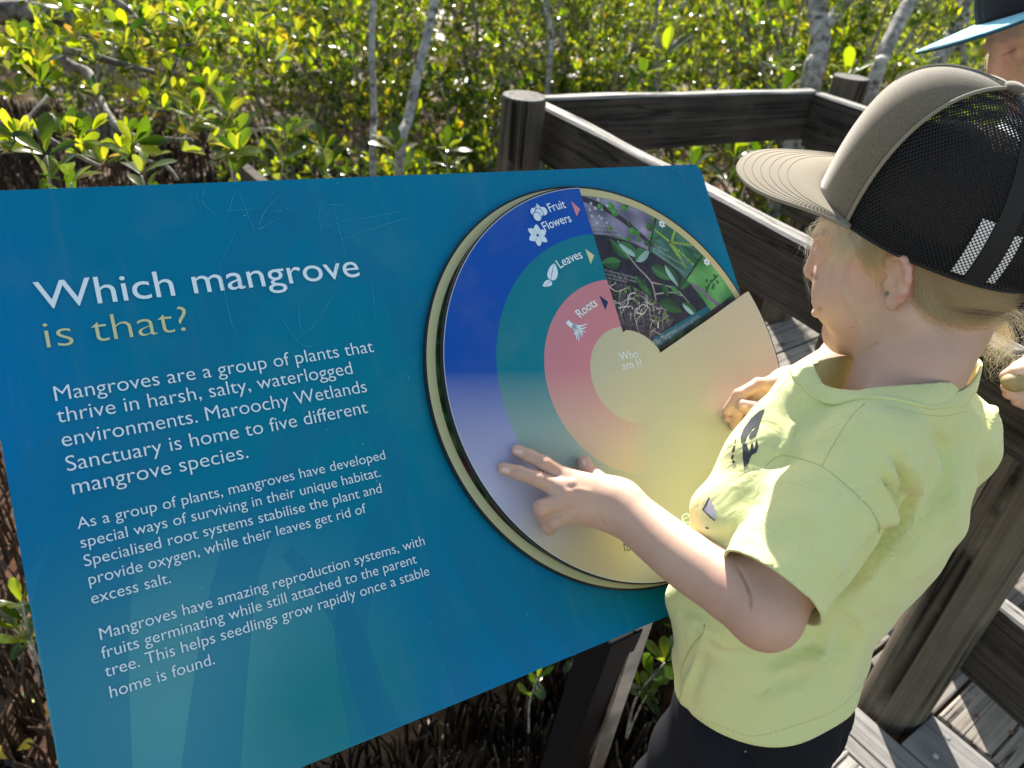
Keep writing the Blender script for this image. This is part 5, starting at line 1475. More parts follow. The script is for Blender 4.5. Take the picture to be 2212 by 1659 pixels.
# ---------------------------------------------------------------- blonde hair
HAIR = NT('blonde_hair'); HAIR.t.nodes.remove(HAIR.p)
hb = HAIR.n('BsdfHairPrincipled'); hb.parametrization = 'COLOR'; hb.inputs['Color'].default_value = (0.33, 0.205, 0.095, 1); hb.inputs['Roughness'].default_value = 0.35; hb.inputs['Radial Roughness'].default_value = 0.5
try: hb.inputs['Random Color'].default_value = 0.0
except Exception: pass
HAIR.l(hb.outputs[0], HAIR.out.inputs[0])
PALEH = NT('pale_hair'); PALEH.t.nodes.remove(PALEH.p); hb2 = PALEH.n('BsdfHairPrincipled'); hb2.parametrization = 'COLOR'; hb2.inputs['Color'].default_value = (0.66, 0.50, 0.32, 1); hb2.inputs['Roughness'].default_value = 0.35; PALEH.l(hb2.outputs[0], PALEH.out.inputs[0])
def hair_base(P):
    q = (P - HC) @ HB / HS
    d = s_ell(q, (-.016, 0, .050), (.099, .0785, .089))
    d = smin(d, s_ell(q, (-.055, 0, -.012), (.050, .055, .045)), .02)
    d = smin(d, s_path(q, [(-.085, 0, .02), (-.120, 0, .0), (-.140, -.01, -.04), (-.142, -.02, -.09)], [.030, .026, .024, .012], .01), .02)
    return d * HS
_lo = HC - .25; _hi = HC + .22
HV, HF = nets(hair_base, _lo, _hi, 0.005)
def hairline(V):
    q = (V - HC) @ HB / HS
    return np.maximum(q[:, 0] - (0.030 + 0.2 * (q[:, 2] - 0.06)) + 0.0, np.where(q[:, 0] > -0.035, 0.03 - q[:, 2], -1.0))
HV, HF = clip_mesh(HV, HF, lambda V: np.where(hairline(V) < 0, -1.0, 1.0) * np.minimum(np.abs(hairline(V)) + 1e-6, 1))
t = NT('hair_mass'); tcn = t.coord(scale=(1, 1, 1)); nw = t.noise(tcn, 500, 3); n2 = t.noise(tcn, 60, 3)
t.base(t.mix(t.maprange(nw, 0.35, 0.7), (0.035, 0.022, 0.010, 1), (0.15, 0.098, 0.048, 1))); t.set(Roughness=0.5); t.bump(nw, 0.5, 0.001)
hm = npmesh('hair', HV, HF, t.m, child)
HBVH = bvh_of(HV, HF)
rh = random.Random(21)
def make_curves(name, strands, rad, mat, parent):
    cv = bpy.data.hair_curves.new(name); cv.add_curves([len(s_) for s_ in strands])
    cv.position_data.foreach_set('vector', np.array([tuple(p) for s_ in strands for p in s_], np.float32).ravel())
    ra = cv.attributes.get('radius') or cv.attributes.new('radius', 'FLOAT', 'POINT')
    ra.data.foreach_set('value', np.array([rad * (1.0 - 0.75 * (i / (len(s_) - 1)) ** 3) for s_ in strands for i in range(len(s_))], np.float32))
    cv.materials.append(mat)
    o = bpy.data.objects.new(name, cv); COL.objects.link(o); o.parent = parent
    return o
def surf(a, b, lift, dflt):
    best = None
    for T in (HBVH, BBVH):
        d = ray(a, b).normalized(); p, nn, i, dist = T.ray_cast(EYE, d)
        if p is not None and dist < 1.1 and (best is None or dist < best[2]):
            best = (p, nn if nn.dot(d) < 0 else -nn, dist)
    if best is None: return W(a, b, dflt)
    return best[0] + best[1] * lift
def strands(gA, gB, n, lift=(0.001, 0.004), jit=4.0, dflt=0.74, steps=7, curl=0.0008, length=(0.6, 1.0)):
    out = []
    A = catmull([(p[0], p[1], p[2] if len(p) > 2 else -1) for p in gA], 3); B = catmull([(p[0], p[1], p[2] if len(p) > 2 else -1) for p in gB], 3)
    m = min(len(A), len(B))
    for k in range(n):
        u_ = rh.random(); L = rh.uniform(*length); ja, jb = rh.gauss(0, jit), rh.gauss(0, jit); ph1, ph2 = rh.uniform(0, 6.28), rh.uniform(0, 6.28); lf = rh.uniform(*lift); pts = []
        fq = rh.uniform(1.5, 4)
        for i in range(m):
            if i / (m - 1) > L: break
            w_ = i / (m - 1); p = A[i].lerp(B[i], u_); x = p.x + ja * (0.3 + w_) + 1.2 * math.sin(fq * w_ * 3 + ph1); y = p.y + jb * (0.3 + w_) + 1.2 * math.sin(fq * w_ * 2.3 + ph2)
            q = W(x, y, p.z) if p.z > 0.2 else surf(x, y, lf * (0.5 + w_), dflt)
            pts.append(q + Vector((math.sin(ph1 + 9 * w_), math.cos(ph2 + 8 * w_), math.sin(ph2 + 7 * w_))) * curl * w_)
        if len(pts) > 3: out.append(pts)
    return out
hs = []
# swept back from temple and nape towards the ponytail
hs += strands([c3(830, 350), c3(1010, 560), c3(1130, 600), c3(1250, 620)], [c3(700, 380), c3(800, 600), c3(900, 800), c3(1020, 960)], 900, (0.0006, 0.003), 5, 0.74)
hs += strands([c3(1300, 680), c3(1600, 780), c3(1900, 860), c3(2300, 930)], [c3(1290, 1020), c3(1500, 1040), c3(1800, 1060), c3(2250, 1120)], 2200, (0.001, 0.005), 5, 0.72)
hs += strands([c3(1400, 1000), c3(1600, 1100), c3(1850, 1150), c3(2250, 1130)], [c3(1330, 1080), c3(1500, 1200), c3(1700, 1250), c3(2150, 1220)], 500, (0.0008, 0.006), 9, 0.72)
hs += strands([c3(1300, 760), c3(1500, 880), c3(1650, 1050), c3(1800, 1180)], [c3(1270, 1050), c3(1400, 1180), c3(1550, 1260), c3(1700, 1330)], 260, (0.0006, 0.004), 10, 0.72)
hair_o = make_curves('hair_strands', hs, 0.00012, HAIR.m, hm)
pt = strands([c3(1950, 1150) + (.80,), c3(2100, 1180) + (.82,), c3(2180, 1300) + (.83,), c3(2150, 1500) + (.84,), c3(2050, 1600) + (.85,)], [c3(2300, 1100) + (.80,), c3(2400, 1300) + (.82,), c3(2420, 1500) + (.83,), c3(2300, 1640) + (.84,), c3(2250, 1680) + (.85,)], 90, (0, 0), 24, 0.8, curl=0.016)
pt += strands([c3(1880, 1200) + (.79,), c3(1950, 1330) + (.80,), c3(1900, 1480) + (.82,), c3(1960, 1600) + (.83,)], [c3(2100, 1230) + (.80,), c3(2120, 1400) + (.81,), c3(2040, 1540) + (.83,), c3(2100, 1680) + (.84,)], 160, (0, 0), 16, 0.8, curl=0.010)
make_curves('ponytail', pt, 0.00011, HAIR.m, hm)
ws = []
# loose pale wisps over the cheek and in front of the face
ws += strands([c3(560, 360), c3(640, 640), c3(640, 900), c3(720, 1150), c3(900, 1360), c3(1000, 1540)], [c3(640, 380), c3(700, 600), c3(720, 900), c3(860, 1150), c3(1010, 1400), c3(1120, 1560)], 70, (0.001, 0.006), 6, 0.76, length=(0.5, 1.0))
ws += strands([c3(700, 370), c3(640, 500), c3(560, 620), c3(500, 760)], [c3(900, 420), c3(860, 560), c3(760, 700), c3(680, 860)], 520, (0.001, 0.005), 10, 0.76)
ws += strands([c3(560, 345), c3(440, 420), c3(390, 560), c3(380, 760)], [c3(700, 380), c3(560, 480), c3(470, 560), c3(430, 700)], 46, (0.002, 0.008), 14, 0.80)
ws += strands([c3(400, 400) + (.80,), c3(385, 600) + (.80,), c3(370, 800) + (.80,), c3(410, 1000) + (.80,), c3(412, 1190) + (.80,)], [c3(420, 420) + (.80,), c3(395, 640) + (.80,), c3(385, 850) + (.80,), c3(440, 1000) + (.80,), c3(470, 1090) + (.80,)], 9, (0, 0), 5, 0.8)
ws += strands([c3(900, 700), c3(960, 900), c3(940, 1100), c3(1000, 1300)], [c3(1020, 650), c3(1060, 850), c3(1060, 1080), c3(1180, 1350)], 40, (0.001, 0.005), 10, 0.75, length=(0.4, 1.0))
ws += strands([c3(500, 330), c3(440, 440), c3(320, 560), c3(220, 700)], [c3(560, 340), c3(480, 440), c3(380, 520), c3(300, 640)], 8, (0.004, 0.012), 8, 0.80)
ws += strands([c3(1350, 800), c3(1360, 1000), c3(1440, 1200), c3(1500, 1340)], [c3(1560, 950), c3(1600, 1100), c3(1700, 1250), c3(1850, 1400)], 60, (0.001, 0.006), 12, 0.74, length=(0.4, 1.0))
make_curves('loose_strands', ws, 0.00009, PALEH.m, hm)
bm = bmesh.new()
for p in (c3(1063, 975),):
    h_ = hit(BBVH, p[0], p[1], 0.001); bmesh.ops.create_uvsphere(bm, u_segments=12, v_segments=8, radius=0.0019, matrix=Matrix.Translation(h_))
obj('earring', bm, plain('dark_steel_stud', (0.2, 0.22, 0.28, 1), 0.2, 1.0), child, True)
# ---------------------------------------------------------------- second person, leaning in behind the child
hf2, hl2, hu2 = head_axes(188, 34, 4)
_save = (HC, HB, HS)
HB = np.stack([hf2, hl2, hu2], 1); HS = 1.04
HC = V3(W(2139, 163, 1.12)) - HB @ V3((.106, 0, -.006)) * HS
H2C, H2B = HC, HB
NECK2 = H2C + H2B @ V3((-.05, 0, -.11)) * HS + V3((.05, .03, -.02))
SH2R = NECK2 + V3((-.02, .13, -.06)); SH2L = NECK2 + V3((.04, -.14, -.07))
EL2R = V3(W(1905, 732, 1.09)); WR2R = V3(PN(1703, 838, .066))
EL2L = V3(W(2330, 760, 1.10)); WR2L = V3(W(2262, 806, 1.02))
def R2(x, y, h): return V3(PN(*c6(x, y), h))
FG2 = {'index': ([(655, 740, .068), (560, 735, .066), (440, 800, .056), (368, 895, .040)], [.0105, .0088, .0080, .0066]),
       'middle': ([(665, 775, .062), (540, 800, .056), (425, 900, .044), (412, 985, .026)], [.0105, .0088, .0080, .0066]),
       'ring': ([(670, 810, .055), (560, 840, .050), (420, 900, .036), (372, 940, .028)], [.010, .0084, .0074, .0062]),
       'little': ([(690, 850, .050), (600, 880, .040), (500, 940, .032), (440, 960, .026)], [.0095, .0076, .0066, .0056])}
TH2 = ([(700, 850, .060), (600, 880, .066), (520, 885, .066), (462, 865, .062)], [.012, .0098, .0090, .0074])
L2 = lambda a, b, d: V3(W(a, b, d))
LH2 = {'index': ([L2(2235, 775, 1.02), L2(2200, 795, 1.00), L2(2172, 812, .995)], [.011, .0092, .0072]), 'middle': ([L2(2250, 800, 1.02), L2(2205, 838, 1.00), L2(2176, 836, .995)], [.011, .0095, .008]),
       'ring': ([L2(2250, 825, 1.02), L2(2212, 858, 1.00), L2(2180, 850, .998)], [.0108, .0092, .0078]), 'little': ([L2(2252, 845, 1.02), L2(2225, 876, 1.01), L2(2196, 866, 1.0)], [.0098, .0082, .0068])}
def hand2(P, d, wr, fg, th=None, kk=.016):
    for k, (pts, rad) in fg.items(): d = smin(d, s_cap(P, pts[0], wr, .0125, .018), kk)
    g = None
    for k, (pts, rad) in fg.items():
        e = s_path(P, pts, rad, .003); g = e if g is None else np.minimum(g, e)
    d = smin(d, g, .006)
    if th is not None: d = smin(d, s_path(P, th[0], th[1], .004), .007)
    return d
FG2 = {k: ([R2(*p) for p in v[0]], v[1]) for k, v in FG2.items()}; TH2 = ([R2(*p) for p in TH2[0]], TH2[1])
def person2_sdf(P):
    d = head_sdf(P)
    d = smin(d, ear_sdf(P, 1), .004)
    d = smin(d, s_path(P, [H2C + H2B @ V3((-.03, 0, -.03)), H2C + H2B @ V3((-.04, 0, -.08)), NECK2], [.05, .05, .056], .02), .02)
    d = smin(d, s_cap(P, NECK2, SH2R, .04, .04), .03); d = smin(d, s_cap(P, NECK2, SH2L, .04, .04), .03)
    d = smin(d, s_path(P, [SH2R, EL2R, WR2R], [.04, .033, .0225], .01), .02)
    d = smin(d, s_path(P, [EL2R * .6 + WR2R * .4, EL2R * .8 + WR2R * .2], [.031, .034], .01), .02)
    d = smin(d, s_path(P, [SH2L, EL2L, WR2L], [.04, .033, .024], .01), .02)
    d = hand2(P, d, WR2R, FG2, TH2)
    d = hand2(P, d, WR2L, LH2, ([L2(2262, 815, 1.0), L2(2225, 800, .985), L2(2192, 804, .985)], [.012, .0098, .0078]))
    return d
_t0 = _t.time()
pts_all = [H2C, NECK2, SH2R, SH2L, EL2R, WR2R, EL2L, WR2L] + [p for v in FG2.values() for p in v[0]]
PV, PF = nets(person2_sdf, np.min(pts_all, 0) - .15, np.max(pts_all, 0) + .16, 0.0026)
print('person 2', len(PV), _t.time() - _t0)
XY, zz_ = pxs(PV); NB = vnormals(PV, PF); fr_ = ((PV - np.array(EYE)) * NB).sum(1) < 0
tint = np.zeros((len(PV), 4), np.float32); tint[:, 3] = 1
zq = lambda x, y: ((3400 + x * .2857) / 1.8228, (y * .2857) / 1.8228)
paint(2, [zq(1905, 765), zq(1960, 745), zq(2040, 715), zq(2105, 672)], 1.7, 0.8); paint(2, [zq(1700, 560), zq(1800, 545), zq(1960, 575)], 4.5, 0.22)
paint(0, [zq(1740, 1010), zq(1800, 980)], 9, 0.7); paint(0, [zq(1950, 880)], 26, 0.6); paint(2, [zq(1760, 1120), zq(1860, 1140)], 5, 0.35)
rf = random.Random(4)
for k in range(34): paint(2, [zq(rf.uniform(1780, 2180), rf.uniform(760, 1000))], rf.uniform(0.6, 1.1), rf.uniform(.15, .35), True)
for k in range(8): paint(0, [(rf.uniform(1590, 1690), rf.uniform(835, 900))], 8, 0.5, zr=(0.8, 1.0))
for pa, hw in (((470, 866), 5.0),):
    a = np.array(c6(*pa)); m = (np.hypot((XY[:, 0] - a[0]) / 1.35, XY[:, 1] - a[1]) < hw) & fr_ & (zz_ < 1.05); tint[m, 1] = 1
p2 = npmesh('person', PV, PF, skin_mat('second_skin', (0.64, 0.41, 0.32, 1), (0.60, 0.30, 0.24, 1)))
at_ = p2.data.attributes.new('tint', 'FLOAT_COLOR', 'POINT'); at_.data.foreach_set('color', tint.ravel())
tag(p2, 'freckled person in a blue striped cap looking down behind the child', 'person')
P2BVH = bvh_of(PV, PF)
# clothes
NAVY = speckle('navy_cloth', (0.008, 0.011, 0.022, 1), (0.016, 0.02, 0.036, 1), 240, 0.85, 0.15, 0.001, 0.2)
CHAM = NT('pale_denim'); co = CHAM.coord(); n1 = CHAM.noise(co, 700, 3); n2 = CHAM.noise(co, 90, 4); CHAM.base(CHAM.mix(n1, (0.22, 0.27, 0.33, 1), CHAM.mix(n2, (0.42, 0.46, 0.5, 1), (0.3, 0.36, 0.43, 1)))); CHAM.set(Roughness=0.9); CHAM.bump(n1, 0.3, 0.001)
HIP2 = V3((1.12, 1.42, .80))
def top_sdf(P):
    m = (SH2R + SH2L) / 2
    d = s_path(P, [m + (0.02, 0, -.04), (m + HIP2) / 2 + (.03, 0, 0), HIP2], [.115, .12, .125], .05)
    d = smin(d, s_cap(P, SH2R + (0, 0, .005), SH2L + (0, 0, .005), .058), .05)
    d = smin(d, s_path(P, [SH2L, EL2L, EL2L * .35 + WR2L * .65], [.06, .05, .042], .02), .03)
    return d
UV_, UF_ = nets(top_sdf, np.min([SH2R, SH2L, EL2L, HIP2], 0) - .16, np.max([SH2R, SH2L, EL2L, HIP2], 0) + .16, .009)
UV_, UF_ = clip_mesh(UV_, UF_, lambda V: np.where(V[:, 2] > NECK2[2] - 0.01, np.maximum(0.075 - np.linalg.norm((V - NECK2)[:, :2], axis=1), -1), -1.0))
npmesh('jumper', UV_, UF_, NAVY, p2)
def slv2(P): return s_path(P, [SH2R, SH2R * .4 + EL2R * .6, EL2R * .60 + WR2R * .40], [.060, .052, .046], .02)
UV_, UF_ = nets(slv2, np.min([SH2R, EL2R], 0) - .1, np.max([SH2R, EL2R], 0) + .1, .006)
UV_ = UV_ + vnormals(UV_, UF_) * (0.002 * np.sin(UV_[:, 0] * 90 + UV_[:, 2] * 60))[:, None]
npmesh('sleeve', UV_, UF_, CHAM.m, p2)
F2 = [V3((1.16, 1.36, .07)), V3((1.24, 1.52, .07))]
def leg2(P):
    d = s_ell(P, HIP2, (.15, .13, .15))
    for q, o_ in zip(F2, (-.06, .06)): d = smin(d, s_path(P, [HIP2 + (.05, o_, -.05), (HIP2 + q) / 2 + (0, o_ * .5, 0), q], [.10, .082, .068], .03), .03)
    return d
UV_, UF_ = nets(leg2, np.min(F2 + [HIP2], 0) - .18, np.max(F2 + [HIP2], 0) + .18, .012)
npmesh('trousers', UV_, UF_, NAVY, p2)
for q in F2:
    def shoe2(P): return smax(smin(s_cap(P, q + (.03, 0, -.03), q + (-.15, .02, -.035), .04, .036), s_cap(P, q, q + (0, 0, .05), .042), .02), -(P[:, 2] - .004), .004)
    UV_, UF_ = nets(shoe2, q - .22, q + .12, .01); npmesh('shoe', UV_, UF_, SHOE, p2)
# cap with a striped blue brim
cap2 = bpy.data.objects.new('cap', None); COL.objects.link(cap2); cap2.parent = p2; cap2['label'] = 'black cap with a blue striped brim'
CM2 = H2B @ r_z(0.0301) @ r_y(-0.0892) @ r_x(0.2269)
def cp2(x, y, z): return H2C + CM2 @ V3((x, y, z)) * HS
def crown2(u_, v_):
    c, s_ = math.cos(u_), math.sin(u_); a = v_ * PI / 2
    return cp2(-.004 + (.106 if c > 0 else .104) * c * math.cos(a) ** .75, .084 * s_ * math.cos(a) ** .75, .052 + .105 * math.sin(a))
BLK = speckle('black_cap_cloth', (0.012, 0.011, 0.014, 1), (0.03, 0.027, 0.03, 1), 300, 0.85, 0.2, 0.001, 0.2)
grid_surface('crown', crown2, lin(0, 2 * PI, 64), lin(0, 1, 20), BLK, cap2, thick=0.002)
def brim2(s_, t_):
    a = s_ * R(64); inner = V3((-.004 + .108 * math.cos(a), .0855 * math.sin(a), 0)); b = s_ * PI / 2
    outer = V3((.045 + .138 * max(math.cos(b), 0) ** .75, .094 * math.copysign(abs(math.sin(b)) ** .85, s_), 0)); p = inner + (outer - inner) * t_; y = p[1] / .09
    return cp2(p[0], p[1], .0539 - .0067 * y * y + .0104 * (p[0] - .1))
t = NT('blue_striped_cloth'); tc = t.n('TexCoord'); sp = t.n('SeparateXYZ'); mpn = t.n('Mapping'); t.l(tc.outputs['UV'], mpn.inputs[0]); t.l(mpn.outputs[0], sp.inputs[0])
nz = t.noise(t.coord('UV', (2, 34, 1)), 1.6, 4, 0.6, 0.3)
t.base(t.ramp(nz, [(0.36, (0.01, 0.10, 0.38)), (0.44, (0.06, 0.33, 0.6)), (0.5, (0.26, 0.6, 0.74)), (0.62, (0.42, 0.74, 0.80))])); t.set(Roughness=0.85); t.p.inputs['Specular IOR Level'].default_value = 0.2
b2 = grid_surface('brim', brim2, lin(-1, 1, 44), lin(0, 1, 12), t.m, cap2, uv=lambda s_, t_: (s_ * 1.5, t_), thick=0.003)
bm = bmesh.new(); tube(bm, [brim2(s_, 1.0) for s_ in lin(-1, 1, 50)], 0.0022, 8); obj('brim_edge', bm, plain('dark_teal_binding', (0.01, 0.06, 0.09, 1), 0.8), b2, True)
# hair of the second person
def surf2(a, b, lift, d0):
    h_ = hit(P2BVH, a, b, lift); return h_ if h_ is not None else W(a, b, d0)
hs = []
def strands2(gA, gB, n, lift, jit, d0, L=(.7, 1)):
    A = catmull([(p[0], p[1], 0) for p in gA], 5); B = catmull([(p[0], p[1], 0) for p in gB], 5)
    for k in range(n):
        u_ = rh.random(); j = (rh.gauss(0, jit), rh.gauss(0, jit)); q = [A[i].lerp(B[i], u_) for i in range(min(len(A), len(B)))]; q = q[:max(4, int(len(q) * rh.uniform(*L)))]
        hs.append([W(p.x + j[0], p.y + j[1], d0) if lift is None else surf2(p.x + j[0], p.y + j[1], rh.uniform(*lift), d0) for p in q])
strands2([zq(1760, 640), zq(1690, 800), zq(1690, 950), zq(1720, 1100)], [zq(1800, 700), zq(1790, 820), zq(1760, 950), zq(1770, 1080)], 70, None, 2.0, 1.16)
strands2([zq(2160, 400), zq(2200, 640), zq(2150, 880), zq(2030, 1130)], [zq(2260, 400), zq(2300, 700), zq(2260, 950), zq(2150, 1200)], 60, (.003, .012), 3, 1.1)
strands2([zq(2280, 820), zq(2240, 950), zq(2150, 1050), zq(2020, 1180)], [zq(2400, 840), zq(2400, 1000), zq(2300, 1120), zq(2200, 1220)], 60, (.006, .016), 3, 1.09)
make_curves('hair', hs, 0.00013, HAIR.m, p2)
# small round seed pod held in the fingers
bm = bmesh.new(); bmesh.ops.create_icosphere(bm, subdivisions=3, radius=0.0145)
for v in bm.verts: v.co = Vector((v.co.x * 1.25, v.co.y * .9, v.co.z * .85)) * (1 + 0.03 * math.sin(v.co.x * 400) * math.cos(v.co.z * 300))
sd = obj('seed_pod', bm, speckle('tan_husk', (0.24, 0.18, 0.08, 1), (0.42, 0.33, 0.17, 1), 160, 0.6), None, True); sd.location = W(2194, 826, .985)
tag(sd, 'small tan seed pod pinched between fingers beside the yellow t-shirt', 'seed pod')
HC, HB, HS = _save
# ---------------------------------------------------------------- mangroves
rp = random.Random(11)
t = NT('mangrove_leaf'); t.t.nodes.remove(t.p)
geo = t.n('NewGeometry'); oi = t.n('ObjectInfo')
rnd_ = geo.outputs['Random Per Island']
cD = t.ramp(rnd_, [(0.0, (0.008, 0.022, 0.006)), (0.45, (0.018, 0.048, 0.007)), (0.8, (0.042, 0.085, 0.009)), (0.95, (0.16, 0.2, 0.022)), (0.985, (0.42, 0.30, 0.02)), (1.0, (0.45, 0.20, 0.02))])
cT = t.ramp(rnd_, [(0.0, (0.05, 0.13, 0.004)), (0.35, (0.16, 0.28, 0.005)), (0.7, (0.55, 0.66, 0.008)), (0.97, (0.66, 0.62, 0.02)), (1.0, (0.75, 0.42, 0.02))])
df = t.n('BsdfDiffuse'); tl = t.n('BsdfTranslucent'); gl = t.n('BsdfGlossy'); gl.inputs['Roughness'].default_value = 0.17
t.l(cD, df.inputs[0]); t.l(cT, tl.inputs[0]); gl.inputs[0].default_value = (1, 1, 1, 1)
m1 = t.n('MixShader'); m1.inputs[0].default_value = 0.46; t.l(df.outputs[0], m1.inputs[1]); t.l(tl.outputs[0], m1.inputs[2])
fr = t.n('Fresnel'); fr.inputs[0].default_value = 1.45
m2 = t.n('MixShader'); t.l(t.math('MULTIPLY', fr.outputs[0], 0.5), m2.inputs[0]); t.l(m1.outputs[0], m2.inputs[1]); t.l(gl.outputs[0], m2.inputs[2])
t.l(m2.outputs[0], t.out.inputs[0])
LEAF = t.m
t = NT('pale_mangrove_bark'); co = t.coord(); n1 = t.noise(co, 22, 5, 0.65); n2 = t.noise(co, 7, 3); n3 = t.noise(co, 90, 4)
c = t.ramp(n1, [(0.36, (0.05, 0.045, 0.04)), (0.47, (0.24, 0.225, 0.205)), (0.62, (0.42, 0.40, 0.37))]); c = t.mix(t.maprange(n2, 0.52, 0.68), c, (0.12, 0.11, 0.095, 1)); t.base(c); t.set(Roughness=0.85); t.bump(t.math('ADD', n1, n3), 0.6, 0.006)
BARK = t.m
t = NT('wet_root_bark'); co = t.coord(); n1 = t.noise(co, 60, 5); t.base(t.ramp(n1, [(0.3, (0.010, 0.007, 0.006)), (0.6, (0.035, 0.022, 0.015)), (0.8, (0.09, 0.06, 0.04))])); t.set(Roughness=0.34); t.p.inputs['Specular IOR Level'].default_value = 0.6; t.bump(n1, 0.7, 0.004)
ROOT = t.m

LEAF_PROF = [(0.0, 0.02), (0.22, 0.42), (0.5, 0.86), (0.72, 1.0), (0.9, 0.72), (1.0, 0.08)]
class Leaves:
    def __init__(s): s.V = []; s.F = []; s.n = 0
    def leaf(s, p, d, n, L, wd, bend=0.25, cup=0.22, fine=True):
        """p base, d direction, n leaf upper side"""
        side = d.cross(n).normalized(); b = len(s.V)
        prof = LEAF_PROF if fine else [(0.0, 0.05), (0.55, 0.95), (1.0, 0.1)]
        for f, w_ in prof:
            c = p + d * (L * f) - n * (bend * L * f * f)
            e = wd * w_ * 0.5; up = n * (cup * e)
            s.V += [c - side * e + up, c, c + side * e + up]
        for i in range(len(prof) - 1):
            q = b + 3 * i; s.F += [(q, q + 1, q + 4, q + 3), (q + 1, q + 2, q + 5, q + 4)]
        s.n += 1
    def rosette(s, p, ax, k, L, fine=True, spread=(25, 75), rn=rp):
        ax = ax.normalized(); x, y = frame_of(ax); a0 = rn.uniform(0, 6.28)
        for i in range(k):
            a = a0 + i * 2.4 + rn.uniform(-.3, .3); el = R(rn.uniform(*spread)) * (0.6 + 0.4 * i / k); r_ = x * math.cos(a) + y * math.sin(a)
            d = (ax * math.cos(el) + r_ * math.sin(el)).normalized(); n = (ax * math.sin(el) - r_ * math.cos(el)).normalized()
            tw = rn.uniform(-.5, .5); n = (n + d.cross(n) * tw).normalized(); l_ = L * rn.uniform(.65, 1.15)
            s.leaf(p + d * 0.008, d, n, l_, l_ * rn.uniform(.36, .48), rn.uniform(.05, .4), rn.uniform(.1, .35), fine)
    def mesh(s, name):
        me = bpy.data.meshes.new(name); me.from_pydata([tuple(v) for v in s.V], [], s.F); me.update(); me.materials.append(LEAF)
        me.polygons.foreach_set('use_smooth', [True] * len(me.polygons)); return me
def meshobj(name, me, parent=None):
    o = bpy.data.objects.new(name, me); COL.objects.link(o)
    if parent is not None: o.parent = parent
    return o
def bmmesh(name, bm, mat):
    me = bpy.data.meshes.new(name); bm.to_mesh(me); bm.free(); me.materials.append(mat); return me
# a few shrub forms: crown of rosettes on twigs, and a trunk with limbs
def shrub_form(seed, rx, rz, nros, L, fine):
    rn = random.Random(seed); lv = Leaves(); bm = bmesh.new()
    base = Vector((0, 0, -0.15)); limbs = []
    nl = rn.randint(4, 6)
    for i in range(nl):
        a = i * 6.28 / nl + rn.uniform(-.4, .4); h_ = rn.uniform(.55, 1.0) * rz * 1.7; o = rn.uniform(.35, .85) * rx
        P = [base + Vector((rn.uniform(-.03, .03), rn.uniform(-.03, .03), 0)), Vector((o * .25 * math.cos(a), o * .25 * math.sin(a), h_ * .35)), Vector((o * .6 * math.cos(a + .3), o * .6 * math.sin(a + .3), h_ * .7)), Vector((o * math.cos(a + .2), o * math.sin(a + .2), h_))]
        C = catmull(P, 5); tube(bm, C, [0.022 * (1 - .75 * k / (len(C) - 1)) for k in range(len(C))], 7); limbs.append(C)
    for k in range(nros):
        while True:
            q = Vector((rn.uniform(-1, 1), rn.uniform(-1, 1), rn.uniform(-1, 1)))
            if 0.25 < q.length < 1: break
        lump = 0.75 + 0.25 * math.sin(q.x * 4 + seed) * math.cos(q.y * 5 + seed * 2) + 0.15 * math.sin(q.z * 7)
        p = Vector((q.x * rx * lump, q.y * rx * lump, rz * (1 + q.z * lump)))
        ax = (Vector((q.x, q.y, q.z * .5 + .55)) + Vector((rn.uniform(-.4, .4), rn.uniform(-.4, .4), rn.uniform(-.2, .3)))).normalized()
        lv.rosette(p, ax, rn.randint(5, 8), L * rn.uniform(.8, 1.2), fine, rn=rn)
        if k % 3 == 0: tube(bm, [p, p - ax * rn.uniform(.06, .16) + Vector((0, 0, -.04))], [.0025, .004], 4, cap=False)
    return lv.mesh('crown'), bmmesh('trunk', bm, BARK)
FORMS = [shrub_form(1, .75, .62, 300, .075, True), shrub_form(2, .9, .75, 620, .056, False), shrub_form(3, 1.05, .95, 800, .054, False), shrub_form(4, .85, .9, 650, .058, False), shrub_form(5, 1.1, 1.15, 900, .056, False)]
def mangrove(loc, form, rot, sc, label, first={}):
    tr = thing('mangrove_tree', label, 'tree', loc, (0, 0, rot), 'mangroves behind the sign'); tr.scale = (sc, sc, sc)
    meshobj('crown', FORMS[form][0], tr); meshobj('trunk', FORMS[form][1], tr); return tr
# rows of bushes: photo column x and ground distance
spots = []
for row, (y0, n, sc) in enumerate(((3.75, 6, .72), (4.6, 8, .85), (5.6, 9, 1.0), (6.9, 10, 1.05), (8.6, 11, 1.15), (10.8, 12, 1.3), (13.6, 12, 1.5))):
    half = 0.72 * y0 + 0.9
    for i in range(n):
        x = -half + 2 * half * (i + .5) / n + rp.uniform(-.25, .25); y = y0 + rp.uniform(-.3, .35)
        spots.append((x, y, sc * rp.uniform(.85, 1.15), row))
LOOK = ['loose yellow green mangrove bush', 'dense mid green mangrove bush', 'tall dark green mangrove bush', 'upright glossy mangrove bush', 'broad backlit mangrove bush']
def where(x, y):
    px = PX((x, y, MUDZ + .5)); col_ = min(max(px[0], 0), 2212)
    pos = 'beyond the blue panel' if col_ < 700 else 'above the middle of the panel' if col_ < 1050 else 'behind the round corner post' if col_ < 1300 else 'behind the far rail' if col_ < 1750 else 'behind the brown cap'
    return pos
cnt = {}
